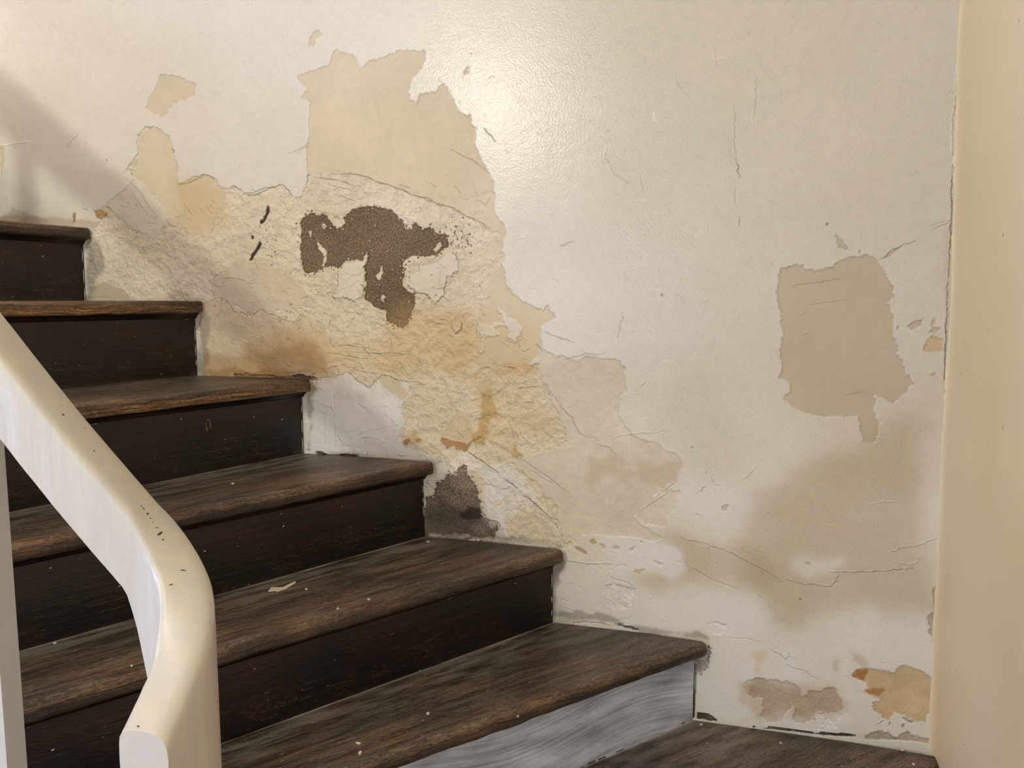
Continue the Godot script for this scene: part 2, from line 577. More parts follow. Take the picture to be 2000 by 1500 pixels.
func paint_field() -> Dictionary:
	kind_map = Image.create(TW, TH, false, Image.FORMAT_L8)
	level_map = Image.create(TW, TH, false, Image.FORMAT_L8)
	level_map.fill(level_color(0))
	score_map = Image.create(TW, TH, false, Image.FORMAT_L8)
	score_map.fill(Color8(128, 128, 128))
	lay_coats()
	speckle(50, Rect2(), 3, 0.5, 1.8, Vector2(1400, 690), 24)     # pits right of the brown cement
	speckle(40, Rect2(), 9, 0.5, 1.5, Vector2(1410, 680), 20)
	speckle(26, Rect2(), 9, 0.4, 1.6, Vector2(900, 690), 26)        # pits beside the crack
	speckle(14, Rect2(), 9, 0.4, 1.2, Vector2(943, 830), 50)
	speckle(60, Rect2(1020, 620, 330, 240), 2, 0.5, 1.9)
	speckle(50, Rect2(1020, 600, 330, 220), 9, 0.4, 1.0)
	speckle(70, Rect2(0, 100, 2400, 1600), 9, 0.3, 0.8)
	speckle(50, Rect2(1330, 1270, 130, 130), 9, 0.4, 1.6)
	speckle(60, Rect2(1600, 1430, 330, 200), 13, 0.6, 1.8)
	stain_and_shade_wall()
	score_wall()
	random_scores(420, Rect2(830, 560, 640, 330), 0.8, 26, 0.3, 0.6)
	random_scores(200, Rect2(330, 580, 420, 330), 0.8, 24, 0.2, 0.7)
	random_scores(420, Rect2(800, 860, 760, 480), 0.8, 28, 0.35, 0.5)
	random_scores(70, Rect2(620, 780, 340, 170), 0.4, 30, 0.1, 0.3)
	random_scores(90, Rect2(1300, 260, 720, 620), 0.28, 14, 1.2, 1.0)
	random_scores(100, Rect2(1500, 1300, 900, 420), 0.35, 30, 0.1, 0.25)
	random_scores(80, Rect2(100, 100, 2300, 1100), 0.2, 18, 0.4, 0.8)
	random_scores(50, Rect2(300, 580, 350, 330), 0.45, 22, 0.4, 0.6)
	var kinds := kind_map.get_data()
	var level := softened(level_map, 3)
	level.convert(Image.FORMAT_L8)
	var lev := level.get_data()
	var scd := score_map.get_data()
	var broad := stretched(TW, TH, 512, 389, 0.018, 4, 11)
	var fine := noise(TW, TH, 0.22, 2, 12).get_data()
	var mid := noise(TW, TH, 0.035, 4, 13).get_data()
	var brush := stretched(TW, TH, 256, 1556, 0.06, 2, 14)
	var n := TW * TH
	var rgba := PackedByteArray()
	rgba.resize(n * 4)
	var rough := PackedByteArray()
	rough.resize(n)
	var hgt := PackedFloat32Array()
	hgt.resize(n)
	var table := []
	for id in 16:
		table.append(PackedFloat32Array(COATS[id]))
	for i in n:
		var t: PackedFloat32Array = table[kinds[i]]
		var b: float = broad[i] * 0.0039216 - 0.5
		var f: float = fine[i] * 0.0039216 - 0.5
		var md: float = mid[i] * 0.0039216 - 0.5
		var v: float = 255.0 * (1.0 + b * t[3] * 2.0 + f * t[4] * 2.0 + md * t[3])
		var o := i * 4
		rgba[o] = mini(255, int(t[0] * v))
		rgba[o + 1] = mini(255, int(t[1] * v))
		rgba[o + 2] = mini(255, int(t[2] * v * (1.0 + b * t[3] * 0.5)))
		rgba[o + 3] = 255
		rough[i] = int(255.0 * clampf(t[8] + md * t[3] * 0.8 + f * 0.03, 0.05, 1.0))
		hgt[i] = lev[i] * 0.025 + md * t[6] * 2.0 + f * t[7] * 2.0 + (scd[i] - 128) * 0.01667 + (brush[i] * 0.0039216 - 0.5) * 0.05
	var albedo := Image.create_from_data(TW, TH, false, Image.FORMAT_RGBA8, rgba)
	var grain := noise(1024, 778, 0.012, 5, 15)
	for e in stains_and_shade:
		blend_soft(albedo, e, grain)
	var ink := Image.create(TW, TH, false, Image.FORMAT_RGBA8)
	for e in line_marks:
		fill(ink, e[0], e[1])
	albedo.blend_rect(ink, Rect2i(0, 0, TW, TH), Vector2i.ZERO)
	albedo.convert(Image.FORMAT_RGB8)
	# slopes to a normal map: millimetres of height over millimetres of wall
	var nm := PackedByteArray()
	nm.resize(n * 3)
	nm.fill(128)
	for y in range(1, TH - 1):
		var row := y * TW
		for x in range(1, TW - 1):
			var i := row + x
			var dx: float = (hgt[i + 1] - hgt[i - 1]) * (TS * 0.5)
			var dy: float = (hgt[i + TW] - hgt[i - TW]) * (TS * 0.5)
			var k: float = 127.0 / sqrt(1.0 + dx * dx + dy * dy)
			var o := i * 3
			nm[o] = int(127.5 - dx * k)
			nm[o + 1] = int(127.5 + dy * k)
			nm[o + 2] = int(127.5 + k)
	var m := StandardMaterial3D.new()
	m.albedo_texture = ImageTexture.create_from_image(albedo)
	m.roughness = 1.0
	m.roughness_texture = ImageTexture.create_from_image(Image.create_from_data(TW, TH, false, Image.FORMAT_L8, rough))
	m.roughness_texture_channel = BaseMaterial3D.TEXTURE_CHANNEL_RED
	m.normal_enabled = true
	m.normal_texture = ImageTexture.create_from_image(Image.create_from_data(TW, TH, false, Image.FORMAT_RGB8, nm))
	m.normal_scale = 2.2
	return {"material": m, "height": hgt, "kinds": kinds}

func mmp(x: float, y: float) -> Vector2:
	return Vector2(x, y) * 1000.0

func build_back_wall() -> void:
	var plainpaint := bumpy(plain(Color(0.875, 0.85, 0.795), 0.4), 0.02, 0.1, 1.2, 6)
	var st := begin()
	box(st, Vector3(-4.2, -0.15, -0.25), Vector3(0.62, 3.35, -0.012))
	# plain painted wall around the damaged field
	var x1 := FIELD_X + FIELD_W / 1000.0
	var y0 := FIELD_TOP - FIELD_H / 1000.0
	for r in [[-4.2, FIELD_X, 0.0, 3.2], [x1, 0.62, 0.0, 3.2], [FIELD_X, x1, FIELD_TOP, 3.2], [FIELD_X, x1, 0.0, y0]]:
		box(st, Vector3(r[0], r[2], -0.012), Vector3(r[1], r[3], 0.0))
	var wall := structure("wall_back", done(st), plainpaint, "long cream wall beside the stairs with peeling paint, bare plaster and cement patches")
	var f := paint_field()
	var hgt: PackedFloat32Array = f.height
	var kinds: PackedByteArray = f.kinds
	var nx := 500
	var ny := 380
	var verts := PackedVector3Array()
	var norms := PackedVector3Array()
	var uvs := PackedVector2Array()
	for j in ny + 1:
		for i in nx + 1:
			var u := float(i) / nx
			var v := float(j) / ny
			var tx := clampi(int(u * TW), 2, TW - 3)
			var ty := clampi(int(v * TH), 2, TH - 3)
			var h := 0.0
			for o in [0, -2, 2, -2 * TW, 2 * TW]:
				h += hgt[ty * TW + tx + o] * 0.2
			var edge := minf(minf(i, nx - i), minf(j, ny - j))
			verts.append(Vector3(FIELD_X + u * FIELD_W * 0.001, FIELD_TOP - v * FIELD_H * 0.001, (h - 5.0) * 0.001 * minf(1.0, edge / 3.0)))
			norms.append(Vector3(0, 0, 1))
			uvs.append(Vector2(u, v))
	# cells that show the same coat and touch belong to one patch; small spots stay with the patch around them
	var cell := PackedInt32Array()
	cell.resize(nx * ny)
	for j in ny:
		for i in nx:
			cell[j * nx + i] = kinds[int((j + 0.5) / ny * TH) * TW + int((i + 0.5) / nx * TW)]
	var owner_of := PackedInt32Array()
	owner_of.resize(nx * ny)
	owner_of.fill(-1)
	var groups := []
	for start in nx * ny:
		if owner_of[start] >= 0:
			continue
		var id := cell[start]
		var stack := PackedInt32Array([start])
		var members := PackedInt32Array()
		owner_of[start] = groups.size()
		while stack.size() > 0:
			var c := stack[stack.size() - 1]
			stack.remove_at(stack.size() - 1)
			members.append(c)
			var ci := c % nx
			for d in [-1, 1, -nx, nx]:
				var e: int = c + d
				if e < 0 or e >= nx * ny or (d == -1 and ci == 0) or (d == 1 and ci == nx - 1):
					continue
				if owner_of[e] < 0 and cell[e] == id:
					owner_of[e] = groups.size()
					stack.append(e)
		if members.size() < 22 and start > 0:
			var host := owner_of[start - 1] if start % nx > 0 else owner_of[start - nx]
			for c in members:
				owner_of[c] = host
			groups.append([id, PackedInt32Array()])
			groups[host][1].append_array(members)
		else:
			groups.append([id, members])
	for g in groups:
		if g[1].size() == 0:
			continue
		var remap := {}
		var pv := PackedVector3Array()
		var pn := PackedVector3Array()
		var pu := PackedVector2Array()
		var ix := PackedInt32Array()
		for c in g[1]:
			var i: int = c % nx
			var j: int = c / nx
			var a := j * (nx + 1) + i
			var q := [a, a + 1, a + nx + 2, a + nx + 1]
			var w := []
			for p in q:
				if not remap.has(p):
					remap[p] = pv.size()
					pv.append(verts[p])
					pn.append(norms[p])
					pu.append(uvs[p])
				w.append(remap[p])
			ix.append_array(PackedInt32Array([w[0], w[1], w[2], w[0], w[2], w[3]]))
		var arr := []
		arr.resize(Mesh.ARRAY_MAX)
		arr[Mesh.ARRAY_VERTEX] = pv
		arr[Mesh.ARRAY_NORMAL] = pn
		arr[Mesh.ARRAY_TEX_UV] = pu
		arr[Mesh.ARRAY_INDEX] = ix
		var mesh := ArrayMesh.new()
		mesh.add_surface_from_arrays(Mesh.PRIMITIVE_TRIANGLES, arr)
		var o := mesh_node(COAT_NAMES[g[0]], mesh, f.material, wall)
		if COAT_LABELS.has(g[0]):
			o.set_meta("label", COAT_LABELS[g[0]])

func lay_coats() -> void:
	patch(1, 2.2, [1012,534,1014,454,1026,357,1001,343,1018,320,989,294,1022,284,1075,276,1098,237,1143,255,1159,283,1172,289,1183,270,1236,259,1288,255,1327,262,1319,295,1286,333,1282,367,1305,378,1312,358,1350,357,1359,344,1373,339,1388,363,1404,398,1438,412,1450,441,1456,499,1475,535,1493,571,1497,641,1518,665,1505,735,1524,807,1561,842,1612,861,1624,840,1637,880,1604,902,1610,961,1536,1023,1276,1030,987,855])
	patch(0, 1.2, [1373,339,1388,363,1404,393,1395,335])
	patch(1, 2.0, [598,261,656,268,689,285,709,294,699,318,653,329,621,347,607,371,574,356,548,342,561,314,577,303])
	patch(1, 1.2, [1028,207,1039,193,1058,187,1059,201,1044,214,1041,228,1024,225])
	patch(1, 1.2, [1420,314,1435,301,1434,315,1416,327])
	patch(1, 1.0, [68,413,82,420,73,475,61,496])
	patch(1, 2.0, [1069,481,1124,484,1137,521,1068,518])
	patch(2, 2.5, [378,637,398,586,456,578,515,600,557,641,562,562,504,513,474,499,520,455,520,405,540,391,584,394,617,414,625,447,638,486,635,534,649,541,680,535,719,516,749,530,772,554,802,547,834,569,862,573,940,552,972,583,993,588,1007,555,1012,530,1068,525,1096,523,1136,533,1204,557,1283,584,1347,604,1411,631,1474,670,1505,682,1517,735,1474,806,1448,903,1454,1001,1610,988,1635,961,1647,1044,1660,1129,1769,1184,1770,1281,1723,1345,1687,1413,1662,1427,1587,1421,1497,1419,1367,1236,1327,1219,1019,1222,995,1044,693,1045,680,843,329,843,332,690])
	patch(1, 2.5, [537,393,584,394,617,414,625,447,638,486,639,533,719,517,749,530,772,556,776,595,742,685,604,642,562,562,504,513,519,481])
	patch(14, 3.0, [680,840,750,837,772,844,794,866,833,882,870,862,913,878,964,892,1001,876,1032,894,1057,919,1067,971,1032,1036,686,1039])
	patch(11, 3.0, [729,783,768,764,815,732,889,745,947,765,989,804,1001,855,965,868,936,863,899,871,877,862,839,872,810,862,788,843,734,837])
	patch(15, 2.0, [406,583,466,548,504,513,562,562,606,616,555,681,495,653,453,625])
	patch(15, 4.0, [1610,940,1641,973,1695,979,1737,969,1760,970,1778,972,1792,977,1804,993,1807,1040,1789,1088,1821,1146,1885,1166,1932,1197,1927,1229,1924,1254,1885,1273,1856,1305,1830,1337,1890,1381,1878,1397,1760,1386,1668,1414,1652,1363,1614,1291,1536,1221,1599,1193,1673,1177,1666,1140,1611,1046,1598,998])
	patch(15, 3.0, [1836,1325,1899,1267,1933,1273,1911,1319,1889,1357,1848,1348])
	patch(2, 3.0, [1454,1025,1536,1001,1604,1009,1623,1045,1660,1129,1642,1178,1561,1207,1485,1211,1440,1175,1447,1100,1434,1069])
	patch(0, 2.5, [1504,854,1526,876,1545,883,1560,897,1556,922,1545,937,1524,926,1492,924,1467,930,1460,964,1455,964,1455,915,1448,903,1450,886,1467,896,1492,891,1517,893,1511,872])
	patch(1, 1.5, [1493,903,1509,898,1524,902,1526,917,1517,924,1506,919])
	patch(12, 1.8, [2129,773,2151,765,2177,762,2180,773,2203,778,2236,769,2239,761,2272,748,2298,744,2313,748,2326,769,2336,782,2344,800,2354,815,2358,832,2341,841,2351,863,2357,878,2358,915,2368,933,2364,948,2379,967,2385,990,2401,1014,2387,1030,2362,1054,2353,1045,2325,1037,2328,1059,2334,1090,2338,1116,2332,1138,2311,1139,2303,1117,2297,1083,2257,1085,2199,1082,2162,1065,2145,1052,2157,1037,2160,1018,2132,1006,2140,980,2137,926,2142,910,2134,860,2124,826])
	patch(12, 0.8, [2235,702,2250,712,2264,733,2244,730])
	patch(12, 0.8, [2383,893,2395,882,2412,877,2409,889,2394,899])
	patch(12, 0.8, [2427,886,2433,872,2436,884,2430,892])
	patch(7, 1.0, [2415,941,2420,920,2433,910,2451,917,2452,940,2433,944])
	patch(12, 0.8, [2424,905,2432,892,2446,894,2439,905])
	patch(12, 0.6, [2282,740,2286,734,2289,738])
	patch(12, 0.6, [2331,752,2344,739,2367,725,2360,733,2343,748])
	patch(12, 0.6, [2362,897,2367,891,2368,899])
	patch(12, 0.5, [2431,992,2439,986,2443,990,2436,995])
	patch(12, 0.5, [2111,757,2117,766,2113,764])
	patch(7, 1.8, [2316,1648,2345,1639,2359,1640,2396,1642,2402,1630,2417,1621,2448,1631,2475,1646,2476,1715,2463,1729,2462,1746,2450,1746,2400,1732,2391,1748,2392,1765,2383,1750,2368,1738,2355,1725,2354,1716,2371,1710,2362,1696,2345,1698,2337,1692,2347,1686,2338,1671,2310,1662])
	patch(8, 1.0, [2310,1662,2318,1646,2343,1641,2338,1654,2334,1668])
	patch(8, 1.0, [2339,1692,2354,1684,2378,1682,2372,1692,2364,1700,2349,1696])
	patch(6, 2.0, [2344,1795,2366,1781,2386,1780,2399,1788,2415,1780,2427,1771,2444,1781,2478,1783,2478,1792,2344,1803])
	patch(6, 1.0, [2414,1759,2422,1755,2420,1765,2414,1765])
	patch(6, 1.2, [2413,1741,2429,1744,2449,1748,2434,1752])
	patch(6, 3.0, [2085,1708,2109,1691,2174,1691,2206,1705,2211,1723,2222,1708,2253,1699,2276,1691,2289,1716,2296,1732,2292,1746,2239,1754,2240,1775,2197,1787,2196,1760,2186,1740,2177,1768,2169,1786,2120,1784,2127,1738,2094,1734])
	patch(13, 2.0, [2239,1754,2292,1746,2288,1783,2248,1795,2240,1775])
	patch(6, 1.4, [2460,1449,2469,1435,2475,1502,2465,1499])
	patch(6, 1.6, [2453,1509,2459,1499,2473,1509,2475,1572,2464,1562])
	patch(6, 1.0, [2467,1424,2474,1421,2474,1491,2466,1483,2467,1458])
	patch(6, 1.2, [2457,1513,2464,1521,2473,1516,2474,1557,2457,1545])
	patch(5, 2.0, [984,1230,993,1117,1027,1038,1068,1035,1088,1026,1108,1018,1124,1031,1141,1049,1160,1055,1180,1048,1197,1021,1242,1028,1276,1040,1268,1075,1250,1101,1260,1145,1239,1172,1253,1200,1314,1215,1354,1231,1134,1236])
	patch(1, 1.5, [1197,1021,1197,1039,1234,1077,1261,1081,1272,1068,1255,1046,1242,1028])
	patch(1, 1.0, [1131,1156,1140,1153,1148,1167,1143,1181,1135,1177])
	patch(1, 1.0, [1136,1135,1147,1127,1148,1142,1139,1140])
	patch(13, 3.0, [1367,1236,1414,1202,1465,1231,1536,1227,1587,1293,1637,1352,1650,1388,1612,1416,1500,1419,1471,1364,1446,1276])
	patch(2, 3.0, [1523,1290,1549,1283,1599,1323,1643,1382,1625,1418,1536,1418,1517,1348])
	patch(8, 1.2, [1354,1181,1374,1147,1406,1164,1430,1151,1445,1169,1429,1189,1421,1204,1406,1201,1390,1193,1370,1198])
	patch(14, 2.5, [1357,1173,1379,1128,1406,1102,1430,1121,1436,1150,1445,1169,1423,1186,1394,1180])
	patch(8, 0.8, [1254,1187,1269,1177,1278,1183,1266,1194,1256,1192])
	patch(8, 0.8, [1284,1180,1301,1176,1306,1184,1290,1185])
	patch(1, 1.5, [1422,1253,1446,1251,1459,1259,1467,1281,1478,1288,1478,1303,1473,1332,1470,1356,1458,1365,1439,1302,1426,1271])
	patch(4, 2.0, [1312,1325,1333,1319,1338,1301,1342,1285,1356,1280,1368,1262,1380,1262,1393,1267,1397,1260,1401,1244,1413,1236,1424,1241,1421,1259,1430,1268,1438,1279,1447,1294,1449,1316,1459,1323,1456,1342,1460,1362,1479,1372,1496,1373,1499,1396,1483,1418,1421,1426,1362,1428,1305,1432])
	patch(10, 1.2, [1321,1277,1340,1263,1364,1253,1369,1268,1359,1280,1342,1285,1340,1300,1333,1319,1318,1326,1317,1297])
	patch(3, 1.8, [988,640,1016,622,1050,625,1065,639,1078,656,1088,668,1103,657,1113,631,1143,617,1204,613,1237,624,1259,644,1268,665,1287,670,1295,651,1305,662,1332,665,1347,677,1374,683,1380,697,1377,714,1359,722,1323,733,1282,733,1267,741,1263,759,1266,776,1259,793,1275,810,1292,828,1292,850,1282,871,1274,893,1258,906,1236,896,1216,889,1214,862,1180,850,1160,836,1157,810,1162,780,1159,757,1169,736,1149,741,1105,744,1091,759,1054,756,1026,770,1004,772,989,747,987,720,987,681])
	patch(2, 1.6, [1032,694,1049,708,1058,716,1059,735,1050,756,1042,754,1052,729,1037,713])
	patch(2, 1.0, [1206,752,1211,772,1200,791,1189,780])
	patch(2, 0.8, [1010,667,1019,665,1017,680,1011,682])
	patch(2, 1.0, [1098,642,1108,640,1113,651,1102,658])
	patch(2, 1.0, [1050,648,1060,653,1054,666,1047,658])
	patch(2, 1.0, [1357,697,1362,707,1349,726,1340,718])
	patch(2, 1.0, [1262,791,1279,805,1287,820,1274,818,1261,805])
	patch(2, 0.8, [1205,824,1214,830,1210,845,1201,838])
	patch(10, 1.5, [1105,744,1131,740,1156,742,1166,720,1170,727,1167,745,1161,755,1162,774,1156,805,1154,834,1129,840,1104,830,1080,834,1071,826,1091,800,1089,773])
	patch(10, 1.5, [1304,753,1346,747,1373,728,1395,725,1405,746,1401,770,1373,785,1369,806,1367,824,1349,844,1333,844,1327,826,1294,819,1278,802,1276,781,1304,769])
	patch(10, 1.0, [1387,893,1402,884,1412,895,1410,909,1396,917,1385,905])
	patch(9, 0.8, [896,601,902,604,900,620,887,642,875,645,874,636,884,634,892,618])
	patch(9, 0.8, [872,687,876,698,861,717,848,733,839,737,845,722,858,710])
	patch(9, 0.8, [846,676,853,675,855,682,847,683])
	patch(8, 1.0, [370,600,397,596,413,604,402,617,394,623,376,616])
	patch(8, 0.6, [298,603,310,602,306,624,298,629])
	patch(9, 1.0, [1983,1794,1998,1792,2018,1797,2029,1806,2004,1808,1983,1807])
	patch(9, 0.8, [1968,1668,1973,1661,1977,1691,1976,1766,1975,1807,1970,1808,1972,1742])
	patch(4, 1.4, [1972,1661,1990,1646,2002,1639,2009,1644,2006,1669,1992,1692,1977,1694])
	patch(9, 0.6, [1790,1599,1813,1606,1847,1610,1830,1604])
	patch(9, 0.6, [2072,1809,2140,1806,2227,1803,2291,1799,2344,1798,2302,1802,2205,1807])
	patch(9, 0.6, [2291,1798,2312,1796,2325,1799,2297,1802])
	patch(4, 1.0, [779,1029,878,1031,937,1035,974,1026,1013,1029,1027,1038,995,1044,877,1042,787,1039])
	patch(9, 0.8, [945,1031,974,1026,1003,1031,1017,1037,981,1038])
	patch(5, 1.0, [933,1027,948,1010,971,1001,991,1009,1008,1024,996,1032,974,1025,952,1032])
	patch(9, 0.7, [1007,1228,1028,1225,1048,1232,1084,1229,1120,1227,1134,1231,1077,1235,1033,1236])
	patch(7, 0.8, [1691,1421,1699,1418,1719,1431,1715,1437,1694,1427])
	patch(7, 0.6, [1726,1402,1733,1395,1743,1408,1731,1412])
	patch(7, 0.6, [1748,1409,1760,1408,1767,1420,1758,1421])
	patch(7, 0.6, [1782,1410,1798,1411,1790,1421,1779,1419])
	patch(7, 0.6, [1874,1439,1891,1440,1898,1446,1884,1448])
	patch(7, 0.5, [1923,1432,1937,1437,1928,1436])
	patch(7, 0.5, [1804,1455,1816,1454,1811,1459])
	patch(7, 0.8, [1833,1463,1858,1457,1845,1472,1830,1470])
	patch(7, 0.6, [1818,1414,1832,1408,1829,1416,1820,1424])
	patch(13, 2.0, [1764,1507,1785,1501,1833,1509,1828,1553,1792,1563,1764,1551])
	patch(13, 2.0, [1998,1575,2018,1568,2043,1573,2043,1591,2021,1600,2004,1592])
	patch(6, 1.0, [2022,1297,2037,1294,2033,1307,2024,1307])
	patch(6, 0.6, [1965,1318,1982,1327,1968,1323])
	patch(6, 0.8, [2201,1412,2214,1411,2216,1422,2206,1419])
	patch(12, 1.0, [341,801,392,790,449,810,468,826,463,845,333,846])

func stain_and_shade_wall() -> void:
	stain_or_shade(Color(0.64, 0.57, 0.42), 0.42, 50.0, 0.5, [2099,1260,2182,1186,2324,1145,2453,1063,2474,1513,2340,1493,2258,1514,2196,1568,2141,1538,2095,1448])
	stain_or_shade(Color(0.64, 0.57, 0.42), 0.38, 40.0, 0.5, [1759,1355,1901,1368,1970,1387,2102,1353,2128,1480,2018,1479,1949,1473,1881,1517,1821,1498,1937,1438,1913,1392])
	stain_or_shade(Color(0.64, 0.57, 0.42), 0.12, 90.0, 0.5, [1719,995,2003,966,2096,1145,2122,1304,1945,1270,1931,1188])
	stain_or_shade(Color(0.64, 0.57, 0.42), 0.14, 80.0, 0.4, [2218,1050,2452,978,2462,1236,2226,1251])
	stain_or_shade(Color(0.91, 0.91, 0.93), 0.42, 42.0, 0.6, [1944,1234,2033,1229,2089,1260,2101,1318,2059,1368,1946,1341,1923,1307])
	stain_or_shade(Color(0.91, 0.91, 0.93), 0.75, 16.0, 0.9, [1748,1408,1784,1384,1855,1384,1901,1393,1942,1419,1949,1449,1921,1482,1868,1466,1785,1452])
	stain_or_shade(Color(0.91, 0.91, 0.93), 0.60, 34.0, 0.9, [1893,1522,1996,1499,2096,1507,2154,1578,2241,1610,2242,1645,2078,1630,1975,1587,1835,1590])
	stain_or_shade(Color(0.91, 0.91, 0.93), 0.55, 22.0, 0.6, [2180,1402,2211,1390,2241,1401,2274,1387,2297,1406,2244,1434,2224,1459,2188,1445])
	stain_or_shade(Color(0.91, 0.91, 0.93), 0.28, 45.0, 0.6, [2110,1589,2239,1557,2340,1493,2470,1480,2470,1639,2306,1649,2200,1663])
	stain_or_shade(Color(0.91, 0.91, 0.93), 0.60, 20.0, 0.9, [1979,1666,2044,1597,2133,1623,2200,1651,2222,1684,2113,1684,2070,1716,2105,1785,2003,1790])
	stain_or_shade(Color(0.91, 0.91, 0.93), 0.42, 20.0, 0.9, [1644,1477,1760,1441,1832,1460,1905,1539,1883,1616,1651,1604])
	stain_or_shade(Color(0.91, 0.91, 0.93), 0.50, 12.0, 0.4, [2341,1739,2291,1794,2139,1799,2004,1800,2117,1790,2299,1745])
	stain_or_shade(Color(0.91, 0.91, 0.93), 0.75, 14.0, 0.3, [994,1077,1248,1069,1259,1210,989,1230])
	stain_or_shade(Color(0.91, 0.91, 0.93), 0.60, 14.0, 0.5, [1478,1230,1536,1239,1599,1323,1549,1345,1484,1388,1465,1326])
	stain_or_shade(Color(0.80, 0.66, 0.44), 0.36, 34.0, 0.5, [822,935,985,907,1141,918,1345,855,1448,867,1454,976,1408,1027,1138,1027,817,1035])
	stain_or_shade(Color(0.80, 0.66, 0.44), 0.26, 30.0, 0.5, [611,524,779,544,789,647,711,684])
	stain_or_shade(Color(0.80, 0.66, 0.44), 0.20, 40.0, 0.5, [1384,855,1610,902,1598,998,1447,1050,1275,1055])
	stain_or_shade(Color(0.80, 0.66, 0.44), 0.22, 30.0, 0.5, [1447,1026,1611,1021,1660,1153,1536,1208,1446,1163])
	stain_or_shade(Color(0.80, 0.66, 0.44), 0.06, 60.0, 0.4, [1031,357,1287,315,1450,499,1411,615,1082,518])
	stain_or_shade(Color(0.62, 0.46, 0.28), 0.50, 8.0, 0.6, [687,1021,997,1009,1010,1028,787,1033,686,1039])
	stain_or_shade(Color(0.62, 0.46, 0.28), 0.36, 16.0, 0.6, [689,977,1027,945,1054,1023,686,1039])
	stain_or_shade(Color(0.76, 0.62, 0.38), 0.60, 6.0, 0.6, [1460,1087,1475,1043,1495,1098,1501,1123,1472,1136,1466,1187,1446,1190,1454,1137])
	stain_or_shade(Color(0.76, 0.62, 0.38), 0.55, 5.0, 0.5, [1536,1196,1549,1177,1566,1209,1541,1214])
	stain_or_shade(Color(0.78, 0.66, 0.44), 0.50, 5.0, 0.5, [1274,1170,1294,1157,1307,1182,1273,1194])
	stain_or_shade(Color(0.80, 0.62, 0.36), 0.30, 10.0, 0.4, [1447,1011,1536,987,1610,983,1598,1000,1523,1014,1447,1032])
	stain_or_shade(Color(0.84, 0.72, 0.50), 0.45, 4.0, 0.3, [1481,1331,1504,1323,1517,1335,1491,1342])
	stain_or_shade(Color(0.80, 0.66, 0.44), 0.35, 10.0, 0.5, [2095,1634,2122,1618,2134,1635,2119,1685,2102,1675])
	stain_or_shade(Color(0.62, 0.46, 0.28), 0.30, 7.0, 0.5, [2086,1708,2108,1705,2115,1729,2092,1728])
	stain_or_shade(Color(0.62, 0.38, 0.16), 0.60, 4.0, 0.5, [2310,1662,2318,1646,2343,1641,2338,1654,2334,1668])
	stain_or_shade(Color(0.64, 0.44, 0.20), 0.50, 5.0, 0.6, [2337,1692,2354,1682,2379,1679,2374,1692,2362,1703])
	stain_or_shade(Color(0.70, 0.60, 0.48), 0.30, 14.0, 0.6, [2080,1703,2179,1683,2287,1693,2289,1759,2117,1790])
	stain_or_shade(Color(0.64, 0.57, 0.42), 0.40, 10.0, 0.4, [2304,1602,2325,1611,2344,1632,2326,1635])
	stain_or_shade(Color(0.64, 0.57, 0.42), 0.30, 7.0, 0.4, [2268,1630,2284,1628,2280,1658,2269,1654])
	stain_or_shade(Color(0.36, 0.33, 0.30), 0.36, 10.0, 0.6, [338,677,372,677,397,719,359,780,346,846,326,846])
	stain_or_shade(Color(0.36, 0.33, 0.30), 0.25, 7.0, 0.8, [70,598,124,591,201,616,225,633,49,628])
	stain_or_shade(Color(0.62, 0.45, 0.34), 0.35, 6.0, 0.6, [51,607,378,631,377,645,49,626])
	stain_or_shade(Color(0.36, 0.33, 0.30), 0.30, 10.0, 0.5, [679,883,705,869,715,910,690,1038,671,1039])
	stain_or_shade(Color(0.36, 0.33, 0.30), 0.45, 7.0, 0.5, [994,1077,1013,1053,1027,1063,1011,1116,999,1223,987,1223])
	stain_or_shade(Color(0.36, 0.33, 0.30), 0.50, 8.0, 0.5, [1628,1491,1656,1444,1665,1462,1644,1528,1645,1611,1628,1613])
	stain_or_shade(Color(0.36, 0.33, 0.30), 0.35, 6.0, 0.5, [1651,1597,1787,1599,1906,1611,2004,1614,2004,1608,1787,1586,1651,1585])
	stain_or_shade(Color(0.36, 0.33, 0.30), 0.35, 6.0, 0.5, [1458,1410,1662,1420,1657,1430,1458,1427])
	stain_or_shade(Color(0.36, 0.33, 0.30), 0.30, 6.0, 0.5, [1019,1228,1354,1225,1360,1235,1018,1239])
	stain_or_shade(Color(0.30, 0.27, 0.26), 0.50, 14.0, 0.5, [1312,1362,1366,1339,1432,1354,1458,1367,1445,1420,1311,1431])
	stain_or_shade(Color(0.12, 0.10, 0.09), 0.60, 6.0, 0.7, [1403,1356,1422,1342,1456,1347,1456,1365,1425,1377,1408,1374])
	stain_or_shade(Color(0.76, 0.66, 0.57), 0.45, 14.0, 0.4, [1834,1211,1929,1199,1924,1254,1852,1257])
	stain_or_shade(Color(0.76, 0.66, 0.57), 0.35, 14.0, 0.4, [1721,1205,1805,1194,1817,1266,1722,1278])
	stain_or_shade(Color(0.62, 0.60, 0.50), 0.24, 300.0, 0.2, [1594,-43,2792,108,2874,1149,2117,1132,1838,1086,1634,807])  # light fading towards the right, put into the paint colour as grey-green
	stain_or_shade(Color(0.70, 0.62, 0.52), 0.20, 5.0, 0.3, [2444,688,2457,686,2470,1170,2477,1502,2471,1502,2461,1171])
	stain_or_shade(Color(0.87, 0.83, 0.74), 0.60, 2.0, 0.8, [1322,1417,1405,1415,1510,1416,1660,1416,1660,1420,1510,1421,1322,1423])
	stain_or_shade(Color(0.87, 0.83, 0.74), 0.50, 2.0, 0.8, [1048,1228,1218,1223,1356,1225,1356,1229,1048,1234])
	stain_or_shade(Color(0.87, 0.83, 0.74), 0.60, 2.0, 0.8, [1633,1604,1713,1605,1787,1604,1787,1609,1633,1611])
